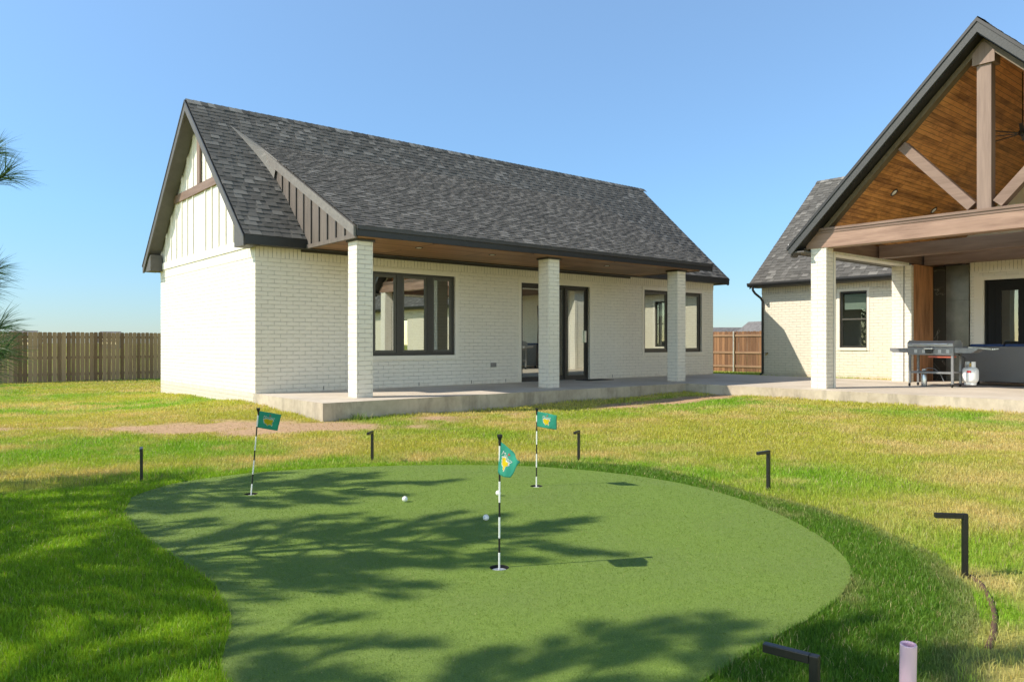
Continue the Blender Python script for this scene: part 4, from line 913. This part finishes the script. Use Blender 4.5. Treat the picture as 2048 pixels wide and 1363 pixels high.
# outdoor fireplace block
fp = hframe('outdoor_fireplace', 'wood clad and dark marble fireplace block against the house wall under the patio cover', 'fireplace')
mb = MB(); mb.box(13.85, A0-.02, -5.85, -5.46, 0, 2.84, 'brick'); mb.build('brick_back', fp)
mb = MB(); mb.box(13.85, 14.98, -5.90, -5.852, 0, 2.84, 'cladding'); mb.build('wood_cladding', fp)
mb = MB(); mb.box(15.0, A0-.02, -6.18, -5.853, 0, 2.84, 'marble'); mb.build('marble_panel', fp)
mb = MB(); mb.box(15.0, A0-.02, -6.70, -6.19, 0, 1.98, 'stonegrey'); mb.box(15.0, A0-.02, -6.70, -6.19, 1.984, 2.84, 'stonegrey'); mb.build('concrete_panel', fp)
# ceiling fan
fan = hframe('ceiling_fan', 'black ceiling fan with thin blades hanging from the plank ceiling', 'ceiling fan')
mb = MB(); mb.tube([(11.6, PB, 6.15), (11.6, PB, 5.0)], .009, 'black'); mb.build('downrod', fan)
mb = MB(); mb.lathe([(.001, .10), (.04, .07), (.07, .03), (.07, -.03), (.04, -.06), (.001, -.07)], (11.6, PB, 4.98), 'black'); mb.build('motor', fan, smooth=True)
for k in range(8):
    a = k*math.pi/4+.25; mb = MB(); mb.beam((11.6+.09*math.cos(a), PB+.09*math.sin(a), 4.97), (11.6+.72*math.cos(a), PB+.72*math.sin(a), 4.99), .07, .006, 'black'); mb.build('blade', fan)
# ================================================================== GRIDDLE, TANK, SOFA
gr = hframe('gas_griddle', 'grey outdoor gas griddle with lid and side shelves on the patio concrete', 'grill')
def grill():
    x0, x1, b0, b1 = 11.95, 12.42, -7.47, -6.57
    for x in (x0, x1-.04):
        for b in (b0, b1-.045):
            mb = MB(); mb.box(x, x+.04, b, b+.045, .07, .68, 'grey'); o = mb.build('leg', gr)
            mb = MB(); mb.tube([(x-.0, b+.01, .035), (x+.0, b+.035, .035)], .034, 'rubber', 14); mb.build('caster', o)
    mb = MB(); mb.box(x0+.04, x1-.04, b0+.01, b1-.01, .30, .325, 'grey'); mb.box(x0+.005, x0+.035, b0+.046, b1-.046, .285, .315, 'grey'); mb.build('bottom_shelf', gr)
    mb = MB(); mb.box(x0-.02, x1, b0-.01, b1+.01, .68, .845, 'grey'); body = mb.build('body', gr, bevel=.008)
    for b in (b0+.10, b0+.26, b1-.32, b1-.16):
        mb = MB()
        for k in range(4): mb.box(x0-.024, x0-.021, b-.03, b+.03, .73+k*.018, .738+k*.018, 'white')
        mb.build('vent_mark', body)
    mb = MB(); mb.box(x0-.10, x0-.02, b1-.53, b1-.35, .80, .835, 'steel'); mb.box(x0-.08, x0-.02, b1-.51, b1-.37, .72, .80, 'black'); mb.build('grease_cup', gr, bevel=.01)
    mb = MB(); mb.prism([(x0-.02, .852), (x1, .852), (x1, .93), (x1-.10, .985), (x0+.07, .985), (x0-.02, .93)], 'y', b0-.01, b1+.01, 'lidgrey')
    lid = mb.build('lid', gr, bevel=.012)
    mb = MB(); mb.tube([(x0-.055, b0+.1, .915), (x0-.055, b1-.1, .915)], .012, 'steel'); mb.box(x0-.055, x0-.02, b0+.1, b0+.12, .905, .925, 'steel'); mb.box(x0-.055, x0-.02, b1-.12, b1-.1, .905, .925, 'steel'); mb.build('lid_handle', lid)
    mb = MB(); mb.prism([(b1+.012, .82), (b1+.40, .82), (b1+.40, .77), (b1+.33, .735), (b1+.012, .735)], 'x', x0+.02, x1-.04, 'grey'); mb.build('side_shelf', gr, bevel=.006)
    mb = MB(); mb.prism([(b0-.012, .83), (b0-.46, .82), (b0-.40, .78), (b0-.33, .735), (b0-.012, .735)], 'x', x0+.02, x1-.04, 'grey'); mb.build('side_shelf', gr, bevel=.006)
    mb = MB(); mb.box(x0+.02, x0+.30, b0+.05, b0+.5, .625, .66, 'red'); mb.build('drawer', gr)
    mb = MB(); mb.tube([(x0+.2, b0-.02, .70), (x0+.18, b0-.16, .62), (x0+.2, b0-.12, .45), (x0+.25, b0-.2, .47)], .008, 'rubber'); mb.build('gas_hose', gr)
grill()
tool = hframe('grill_tongs', 'steel tongs lying out over the right end of the griddle shelf', 'tongs')
mb = MB()
for dz in (0, .018): mb.beam((12.05, -7.72, .838+dz), (12.02, -8.16, .80+dz), .02, .006, 'steel')
for k in range(4): mb.box(12.0, 12.05, -8.19-k*.03, -8.175-k*.03, .795+.004*k, .825, 'steel')
mb.build('arms', tool)
tank = hframe('propane_tank', 'white propane tank with red label hanging beside the griddle', 'propane tank')
tc = (12.45, -7.62, .07)
mb = MB(); mb.lathe([(.001, .02), (.10, .02), (.135, .05), (.152, .09), (.155, .13), (.155, .27), (.148, .31), (.12, .345), (.06, .365), (.001, .37)], tc, 'white', 32); mb.build('bottle', tank, smooth=True)
mb = MB(); mb.lathe([(.11, -.02), (.115, .03), (.108, .03), (.104, -.02), (.11, -.02)], tc, 'white', 32); mb.build('foot_ring', tank)
for a0, a1 in ((-2.6, -.9), (.5, 2.4)):
    n = 12; mb = MB()
    for i in range(n):
        p, q = a0+(a1-a0)*i/n, a0+(a1-a0)*(i+1)/n
        for r, s in ((.092, 1), (.098, -1)): mb.face([(tc[0]+r*math.cos(p), tc[1]+r*math.sin(p), tc[2]+.355), (tc[0]+r*math.cos(q), tc[1]+r*math.sin(q), tc[2]+.355), (tc[0]+r*math.cos(q), tc[1]+r*math.sin(q), tc[2]+.47), (tc[0]+r*math.cos(p), tc[1]+r*math.sin(p), tc[2]+.47)], 'white')
    mb.build('collar_guard', tank)
mb = MB(); mb.tube([(tc[0], tc[1], tc[2]+.36), (tc[0], tc[1], tc[2]+.44)], .022, 'brass'); mb.build('valve', tank)
mb = MB(); mb.lathe([(.1565, .24), (.1565, .285)], tc, 'redlabel', 60); mb.f = [f for i, f in enumerate(mb.f) if 29 <= i <= 33]; mb.m = mb.m[:len(mb.f)]; mb.build('label', tank)
sprayer = hframe('garden_sprayer', 'small grey metal canister with a hose standing under the griddle', 'canister')
mb = MB(); mb.lathe([(.001, .0), (.055, .0), (.06, .02), (.055, .30), (.03, .34), (.001, .35)], (12.1, -6.83, .0), 'steel', 20); mb.build('canister', sprayer, smooth=True)
mb = MB(); mb.tube([(12.1, -6.83, .36), (12.15, -6.9, .40), (12.1, -7.05, .38), (12.1, -7.15, .30), (12.08, -7.24, .12)], .009, 'grey'); mb.build('hose', sprayer)
mb = MB(); mb.box(12.07, 12.13, -6.87, -6.80, .345, .375, 'whitecloth'); mb.build('cap', sprayer)
sofa = hframe('wicker_sofa', 'long grey wicker sofa seen from the back with navy cushions', 'sofa')
sx, sy0, sy1 = 13.35, -10.1, -7.12
mb = MB(); mb.box(sx, sx+.10, sy0, sy1, .09, .86, 'wicker'); mb.build('back', sofa, bevel=.012)
mb = MB(); mb.box(sx+.101, sx+.85, sy0+.11, sy1-.11, .10, .34, 'wicker'); mb.build('base', sofa)
for b in (sy0, sy1-.1): mb = MB(); mb.box(sx+.102, sx+.85, b, b+.1, .09, .60, 'wicker'); mb.build('arm', sofa, bevel=.01)
for b in (sy0+.05, sy1-.1):
    for x in (sx+.02, sx+.78): mb = MB(); mb.box(x, x+.04, b, b+.04, 0, .088, 'rubber'); mb.build('leg', sofa)
nc = 4; cw = (sy1-sy0-.24)/nc
for k in range(nc):
    b = sy0+.12+k*cw
    mb = MB(); mb.box(sx+.11, sx+.27, b+.01, b+cw-.01, .45, .915+random.uniform(-.01, .012), 'blue'); mb.build('back_cushion', sofa, bevel=.035)
    mb = MB(); mb.box(sx+.28, sx+.84, b+.01, b+cw-.01, .345, .45, 'blue'); mb.build('seat_cushion', sofa, bevel=.03)
# ================================================================== FENCES
def fence(name, p0, p1, ztop, h, mt, label, face=1, gap=.005, rails_front=False, zb=None, pw=.14):
    p0, p1 = Vector((*p0, 0)), Vector((*p1, 0)); d = p1-p0; ln = d.length; ang = math.atan2(d.y, d.x)
    root = empty(name, (p0.x, p0.y, 0), ang, label, 'fence'); mb = MB(); x = 0
    while x < ln:
        w_ = pw*random.uniform(.96, 1.0); dz = random.uniform(-.012, .01); sk = random.uniform(-.004, .004); q = random.uniform(-.004, .004)
        a, b = x+sk, x+sk+w_; z1 = ztop+dz; z0 = ztop-h; t = random.random()
        prof = [(a, z0), (b, z0), (b, z1-.03), (b-.022, z1), (a+.022, z1), (a, z1-.03)]
        mb.prism(prof, 'y', -.008+q, .008+q, mt, t); x += w_+gap+random.random()*.009
    mb.build('picket_panel', root)
    s = 1 if not rails_front else -1
    for z in (ztop-.18, ztop-h/2-.02, ztop-h+.28):
        mb = MB(); mb.box(0, ln, s*.014, s*.052, z-.045, z+.045, 'rail' if rails_front else mt); mb.build('rail', root)
    x = .6 if not rails_front else PH
    while x < ln:
        mb = MB(); mb.tube([(x, s*.085, ztop-h-.1), (x, s*.085, ztop-.02)], .03, 'galv', 12); mb.lathe([(.033, 0), (.028, .015), (.001, .022)], (x, s*.085, ztop-.02), 'galv', 12); mb.build('post', root)
        x += 2.42
    return root
PH = .45
fence('picket_fence', (-34, 12.4), (-5.0, 36.4), 1.616, 1.80, 'picket', 'long weathered grey brown picket fence behind the left lawn')
pr = (12.2, 29.7)
fence('picket_fence', (8.1, 35.35), (12.9, 28.7), 1.73, 1.80, 'picketred', 'reddish cedar fence with three rails and metal posts between the two houses', rails_front=True)
# distant houses
def far_house(x, y, rz, w_, d_, hw, hr, label, gable=False, zb=-.15):
    r = empty('distant_house', (x, y, zb), rz, label, 'house')
    mb = MB(); mb.box(-w_/2, w_/2, -d_/2, d_/2, 0, hw, 'wallfar'); mb.face([(-w_/2, -d_/2, hw), (-w_/2, d_/2, hw), (-w_/2, 0, hw+hr)], 'wallfar'); mb.face([(w_/2, -d_/2, hw), (w_/2, 0, hw+hr), (w_/2, d_/2, hw)], 'wallfar'); mb.build('wall', r)
    mb = MB(); o = .4; k = hr/(d_/2)
    for s in (-1, 1): mb.face([(-w_/2-o, s*(d_/2+o), hw-o*k+.08), (w_/2+o, s*(d_/2+o), hw-o*k+.08), (w_/2+o, 0, hw+hr+.08), (-w_/2-o, 0, hw+hr+.08)], 'rooffar'); mb.face([(-w_/2-o, s*(d_/2+o), hw-o*k-.12), (w_/2+o, s*(d_/2+o), hw-o*k-.12), (w_/2+o, 0, hw+hr-.12), (-w_/2-o, 0, hw+hr-.12)], 'rooffar')
    for e in (-w_/2-o, w_/2+o):
        for s in (-1, 1): mb.face([(e, s*(d_/2+o), hw-o*k+.08), (e, 0, hw+hr+.08), (e, 0, hw+hr-.12), (e, s*(d_/2+o), hw-o*k-.12)], 'white')
    mb.build('roof', r)
    for xx in (-w_/4, w_/4): mb = MB(); mb.box(xx-.6, xx+.6, -d_/2-.03, -d_/2-.002, .9, 2.2, 'glass'); mb.build('window', r)
far_house(33, 108, .05, 9, 7, 1.6, 1.9, 'grey roofed house far beyond the cedar fence')
far_house(33.5, 98, math.pi/2+.25, 9, 5.2, 2.2, 1.95, 'gabled house far beyond the cedar fence beside the downspout')
far_house(-87.5, 164, .3, 3.4, 4, 2.0, 1.75, 'small dark hipped roof just above the fence at the right of its run')
far_house(-96, 148, .2, 4.2, 5, 1.9, 1.8, 'dark roof peeking over the fence behind the pine needles')
# ================================================================== GOLF THINGS
def stripes(r, p0, p1, rad):
    p0, p1 = Vector(p0), Vector(p1); z = 0; k = 0; ln = (p1-p0).length
    while z < ln-1e-4:
        s = (.094 if k == 0 else .115) if k % 2 == 0 else .08; e = min(ln, z+s)
        mb = MB(); mb.tube([p0+(p1-p0)*(z/ln), p0+(p1-p0)*(e/ln)], rad, 'white' if k % 2 == 0 else 'black', 12); mb.build('white_band' if k % 2 == 0 else 'black_band', r); z = e; k += 1
def textmesh(s, size):
    cu = bpy.data.curves.new('t', 'FONT'); cu.body = s; cu.size = size; cu.shear = .35; cu.resolution_u = 2; cu.align_x = 'CENTER'
    ob = bpy.data.objects.new('t', cu); COL.objects.link(ob); bpy.context.view_layer.update()
    dg = bpy.context.evaluated_depsgraph_get(); me = bpy.data.meshes.new_from_object(ob.evaluated_get(dg))
    v = [tuple(q.co) for q in me.vertices]; f = [tuple(p.vertices) for p in me.polygons]; bpy.data.objects.remove(ob); bpy.data.meshes.remove(me); return v, f
TXT = textmesh('Masters', .030)
def flagstick(pos, tip, corners, label, ripple, es=1):
    """pos: base; tip: offset of the top; corners: hoist-top, hoist-bottom, fly-top, fly-bottom offsets from the base"""
    r = empty('golf_flag', (pos[0], pos[1], -.012), 0, label, 'golf flag', 'practice golf flags standing in the cups')
    stripes(r, (0, 0, 0), (tip[0], tip[1], tip[2]-.02), .0055)
    mb = MB(); T = Vector(tip); mb.tube([T-Vector((0, 0, .06)), T-Vector((0, 0, .03)), T-Vector((0, 0, .012)), T], [.007, .008, .015, .015], 'black', 14); mb.build('knob', r)
    HT, HB, FT, FB = (Vector(c) for c in corners)
    nrm = ((FT-HT).cross(HB-HT)).normalized()
    def S(u, v, off=0):
        p = (HT*(1-u)+FT*u)*(1-v)+(HB*(1-u)+FB*u)*v
        return p+nrm*((ripple*math.sin(u*5.2+v*2.1)+ripple*.45*math.sin(u*11-v*5+1))*min(1, u*2.2)+off)
    nu, nv = 18, 12; mb = MB(); k = mb.mi('flag')
    mb.v = [tuple(S(i/nu, j/nv)) for j in range(nv+1) for i in range(nu+1)]; mb.t = [.5]*len(mb.v)
    for j in range(nv):
        for i in range(nu): a = j*(nu+1)+i; mb.f.append((a, a+1, a+nu+2, a+nu+1)); mb.m.append(k)
    fl = mb.build('flag', r, smooth=True, solid=.0008)
    sg = 1 if nrm.y < 0 else -1
    wd = (FT-HT).length; hg = (HB-HT).length
    def decal(polys, m_, nm, off, fv=None):
        mb = MB(); k = mb.mi(m_)
        for sd_ in (sg, -sg):
            b = len(mb.v); vs, fs = polys
            for x, y in vs:
                u = min(.98, max(.02, .5-(es-1)*.25+x*es/wd)); v = min(.98, max(.02, .5-y*es/hg)); mb.v.append(tuple(S(u, v, sd_*off))); mb.t.append(.5)
            for f in fs: mb.f.append(tuple(b+i for i in f)); mb.m.append(k)
        mb.build(nm, fl)
    out = [(-.038, .018), (-.02, .024), (.012, .022), (.034, .026), (.040, .012), (.030, .0), (.034, -.016), (.028, -.030), (.022, -.016), (.004, -.020), (-.004, -.032), (-.012, -.018), (-.030, -.012), (-.036, .002)]
    def gridfill(poly, st=.006):   # dense fill so that it follows the ripples
        vs, fs = [], []; xs = np.arange(-.05, .05, st); ys = np.arange(-.04, .04, st)
        px = np.array([(x+st/2, y+st/2) for x in xs for y in ys]); k = inpoly(px[:, 0], px[:, 1], poly)
        for (cx, cy), q in zip(px, k):
            if q: b = len(vs); h = st/2; vs += [(cx-h, cy-h), (cx+h, cy-h), (cx+h, cy+h), (cx-h, cy+h)]; fs.append((b, b+1, b+2, b+3))
        return vs, fs
    big = [(x*1.14, y*1.2) for x, y in out]
    decal(gridfill([(x, y-.010) for x, y in big], .003), 'flagwhite', 'emblem_border', .0016)
    decal(gridfill([(x, y-.010) for x, y in out], .003), 'flagyellow', 'emblem', .0024)
    vs, fs = TXT; decal(([(x, y+.018) for x, y, z in vs], fs), 'flagwhite', 'lettering', .0034)
    decal(([(.006, .050), (.020, .046), (.006, .042), (.004, .052), (.006, .052), (.006, .030), (.004, .030)], [(0, 1, 2), (3, 4, 5, 6)]), 'flagred', 'emblem_pennant', .0034)
flagstick(CUPS[0], (.06, .0, .713), [(.056, 0, .69), (.041, 0, .555), (.215, .10, .65), (.187, .10, .515)], 'black and white banded flagstick leaning right, flag in dark shade, left of the green', .006)
flagstick(CUPS[1], (.004, .0, .682), [(.0, 0, .655), (.0, 0, .525), (.174, -.13, .632), (.161, -.13, .510)], 'upright banded flagstick at the far edge of the green, flag blown to the right', .008)
flagstick(CUPS[2], (.003, 0, .741), [(.004, 0, .705), (-.008, 0, .53), (.127, -.12, .612), (.047, -.15, .53)], 'nearest banded flagstick with its flag drooping, in the middle of the green', .017, 1.3)
for i, (cx, cy) in enumerate(CUPS):
    r = empty('golf_hole', (cx, cy, 0), 0, ('shaded cup under the leaning flagstick', 'cup at the far edge of the green under the upright flagstick', 'nearest cup in the green with white insert')[i], 'golf hole', 'cups in the putting green')
    mb = MB(); mb.lathe([(CR, 0), (CR-.001, -.03)], (0, 0, 0), 'rubber', 32); mb.build('cup_wall', r)
    mb = MB(); mb.lathe([(.0005, -.014), (.040, -.014), (.044, -.018), (.044, -.03)], (0, 0, 0), 'white', 32); mb.build('cup_insert', r)
for i, ((bx, by), lb) in enumerate(zip([(-.83, 5.83), (-.11, 6.06), (-.18, 5.21)], ['golf ball in the sunlit strip left of the nearest flagstick, farthest left of the three', 'golf ball half hidden right behind the nearest flagstick', 'golf ball closest to the camera, just left of the nearest flagstick'])):
    mb = MB(); n = 20; mb.lathe([(max(.0002, .02135*math.sin(math.pi*k/n)), .02135-.02135*math.cos(math.pi*k/n)) for k in range(n+1)], (0, 0, 0), 'ball', 32)
    o = mb.build('golf_ball', smooth=True); o.location = (bx, by, .002); tag(o, lb, 'golf ball', 'golf balls lying on the green')
# bollard lights
def bollard():
    r = empty('path_light', (0, 0, 0)); s = .013
    mb = MB(); mb.box(-s, s, -s, s, -.05, .318, 'black'); mb.build('post', r, bevel=.002)
    mb = MB(); mb.box(s+.0005, .15, -s, s, .292, .318, 'black'); a = mb.build('arm', r, bevel=.002)
    mb = MB(); mb.box(.05, .14, -.006, .006, .2908, .2916, 'whitecloth'); mb.build('lamp_lens', a)
    return r
b0 = bollard()
SP = [(-3.31, 6.72, .304, -.18, 'at the far left, on the turf rim', None), (-1.46, 7.86, .313, None, 'on the far rim, between leaning and nearest flags', None), (.70, 7.89, .315, None, 'just right of the upright flagstick', None),
      (2.15, 6.31, .331, None, 'on the right rim, farther of two', None), (2.39, 3.97, .332, None, 'beside the brown edging strip', None), (.885, 2.2, .32, None, 'nearest, cut by the bottom edge', None)]
ANG = [math.atan2(-.9, .42), math.atan2(-1, -.12), math.atan2(-.9, -.36), math.atan2(-.6, -.8), math.atan2(.12, -1), math.atan2(.6, -.75)]
for i, (x, y, h, _, lb, _2) in enumerate(SP):
    o = b0 if i == 0 else copy_tree(b0)
    o.location = (x, y, h-.318); o.rotation_euler.z = ANG[i]
    tag(o, 'black L shaped path light '+lb, 'path light', 'black path lights around the putting green')
pp = empty('pvc_pipe', (1.205, 2.3, -.05), 0, 'pale pink plastic pipe end standing upright at the bottom right', 'pipe')
mb = MB(); R0, R1 = .0235, .0175; mb.lathe([(R0, 0), (R0, .372), (R0-.001, .374), (R1+.001, .374), (R1, .37), (R1, .2)], (0, 0, 0), 'pvc', 32); o = mb.build('pipe_wall', pp, smooth=False)
o.rotation_euler = (math.radians(4), math.radians(-1), 0)
ed = [(2.43, 3.98), (2.40, 3.85), (2.34, 3.70), (2.25, 3.52), (2.15, 3.35), (2.02, 3.16), (1.93, 3.05)]
mb = MB(); mb.tube([(x, y, -.005+.004*math.sin(3*i)) for i, (x, y) in enumerate(ed)], .014, 'brownpipe', 8); o = mb.build('garden_edging', smooth=True); tag(o, 'brown curved edging strip half buried where turf meets lawn', 'edging')
# tall weeds by the slab
def weeds(name, cx, cy, n, r_, h, label):
    x = cx+rng.normal(0, r_, n); y = cy+rng.normal(0, r_*.6, n)
    o = blades(name, x, y, rng.uniform(.5, 1, n)*h, np.full(n, .007), vary(np.tile(Cg(.16, .26, .05), (n, 1)), .25, .2), 1.3); tag(o, label, 'weed', kind='stuff' if n > 100 else None)
wx, wy = W(.55, -2.98); weeds('weed_clump', wx, wy, 90, .07, .16, 'spiky green weed clump at the near corner of the porch slab')
wx, wy = W(5.8, -3.35); weeds('seeding_weeds', wx, wy, 160, .5, .12, 'thin row of seeding weeds in front of the middle of the porch slab')
# ================================================================== PINES (their branches reach in at the left, their shade falls on the green)
def pine(name, x, y, H, R, seed, label, extra=(), dens=1.0, zlow=.5):
    r = random.Random(seed); root = empty(name, (x, y, -.02), 0, label, 'tree', 'young pines left of the putting green')
    tr = MB(); lx, ly = r.uniform(-.08, .08), r.uniform(-.08, .08)
    tp = lambda z: Vector((lx*(z/H)**1.5*H*.4, ly*(z/H)**1.5*H*.4, z))
    tr.tube([tp(H*k/10) for k in range(11)], [.07*(1-k/10.6)+.006 for k in range(11)], 'bark', 10)
    br = MB(); tufts = []
    def branch(p, d, ln, rad, depth=0):
        pts = [p]; q = p.copy(); dd = d.normalized(); n = 6
        for k in range(n):
            dd = (dd+Vector((r.uniform(-.10, .10), r.uniform(-.10, .10), .07 if depth == 0 else .05))).normalized(); q = q+dd*ln/n; pts.append(q.copy())
            if depth == 0 and k >= 1 and ln > .4:
                for _ in range(r.choice((1, 2, 2))):
                    sdv = (dd+Vector((r.uniform(-1, 1), r.uniform(-1, 1), r.uniform(-.2, .5)))*.8).normalized(); branch(q, sdv, ln*r.uniform(.2, .36), rad*.45, 1)
            if k >= n-2: tufts.append((q.copy(), dd.copy(), .6 if k < n-1 else 1))
        br.tube(pts, [rad*(1-i/(n+1.5)) for i in range(n+1)], 'bark', 5)
    z = zlow
    while z < H*.93:
        f = 1-(z-zlow)/(H-zlow); L0 = R*(.28+.72*f**.8); nb = r.choice((4, 5, 5)); a0 = r.random()*6.28
        for k in range(nb):
            a = a0+k*2*math.pi/nb+r.uniform(-.3, .3); ln = L0*r.uniform(.7, 1.1)
            branch(tp(z+r.uniform(-.06, .06)), Vector((math.cos(a), math.sin(a), r.uniform(.1, .4))), ln, .016+.008*f)
        z += r.uniform(.30, .42)
    for tx, ty, tz in extra:
        t = Vector((tx-x, ty-y, tz+.02)); s = tp(max(zlow, t.z-.55)); d = t-s
        for k in range(8): pass
        pts = [s.lerp(t, k/6)-Vector((0, 0, .06*math.sin(math.pi*k/6))) for k in range(7)]; br.tube(pts, [.014*(1-k/8) for k in range(7)], 'bark', 6)
        e = (pts[-1]-pts[-2]).normalized()
        for k in (3, 4, 5, 6): tufts.append((pts[k], (e+Vector((0, 0, .15))).normalized(), 1.15))
    tufts.append((tp(H), Vector((0, 0, 1)), 1))
    trunk = tr.build('trunk', root, smooth=True); br.build('branches', root, smooth=True)
    g = np.random.default_rng(seed); n1 = int(120*dens); nT = len(tufts); n = nT*n1
    P = np.repeat(np.array([t[0] for t in tufts]), n1, 0); D = np.repeat(np.array([t[1] for t in tufts]), n1, 0); S_ = np.repeat(np.array([t[2] for t in tufts]), n1)
    rd = g.normal(size=(n, 3)); rd -= (rd*D).sum(1, keepdims=True)*D; rd /= np.linalg.norm(rd, axis=1, keepdims=True)+1e-9
    sp = g.uniform(.15, 1.25, (n, 1)); nd = D*1.0+rd*sp; nd /= np.linalg.norm(nd, axis=1, keepdims=True)
    P = P-D*g.uniform(0, .10, (n, 1)); ln = (g.uniform(.12, .19, n)*S_**.3)[:, None]
    side = np.cross(nd, g.normal(size=(n, 3))); side /= np.linalg.norm(side, axis=1, keepdims=True)+1e-9; w_ = .0011
    mid = P+nd*ln*.55; tip = P+nd*ln+np.array([0, 0, -.022]); V5 = np.stack([P-side*w_, P+side*w_, mid+side*w_, mid-side*w_, tip], 1)
    b = np.arange(n)*5; idx = np.concatenate([np.stack([b, b+1, b+2, b+3], 1).ravel(), np.stack([b+3, b+2, b+4], 1).ravel()]); ls = np.concatenate([np.arange(n)*4, 4*n+np.arange(n)*3])
    me = bpy.data.meshes.new('needles'); me.vertices.add(n*5); me.vertices.foreach_set('co', V5.ravel()); me.loops.add(len(idx)); me.loops.foreach_set('vertex_index', idx); me.polygons.add(len(ls)); me.polygons.foreach_set('loop_start', ls); me.update()
    c = np.repeat(np.array([[.09, .16, .05]])*g.uniform(.6, 1.7, (n, 1)), 5, 0); a = me.attributes.new('gcol', 'FLOAT_COLOR', 'POINT'); a.data.foreach_set('color', np.concatenate([c, np.ones((len(c), 1))], 1).ravel())
    me.materials.append(M['needle']); o = bpy.data.objects.new('crown', me); COL.objects.link(o); o.parent = root
    return root
def at(px, py, d): return ((px-1024)/1504.6*d, d, CAM_H-(py-685)/1504.6*d)
pine('pine_tree', -4.35, 3.75, 3.9, 1.35, 3, 'long needled pine whose branch tips reach in at the left edge', [at(12, 350, 3.7), at(-8, 300, 3.9), at(-22, 575, 3.75), at(-12, 540, 3.9), at(2, 650, 3.6), at(-14, 690, 3.4), at(8, 705, 3.55), at(-30, 740, 3.5)])
pine('pine_tree', -6.3, 5.3, 4.3, 1.5, 5, 'pine standing out of frame beyond the left edge, shading the far end of the green')
pine('pine_tree', -6.6, 2.7, 3.7, 1.15, 12, 'pine standing out of frame left of the turf, shading the near left turf', zlow=.5, dens=.6)
pine('pine_tree', -3.8, 1.45, 5.0, 1.35, 8, 'pine standing out of frame near the camera, shading the front of the green')
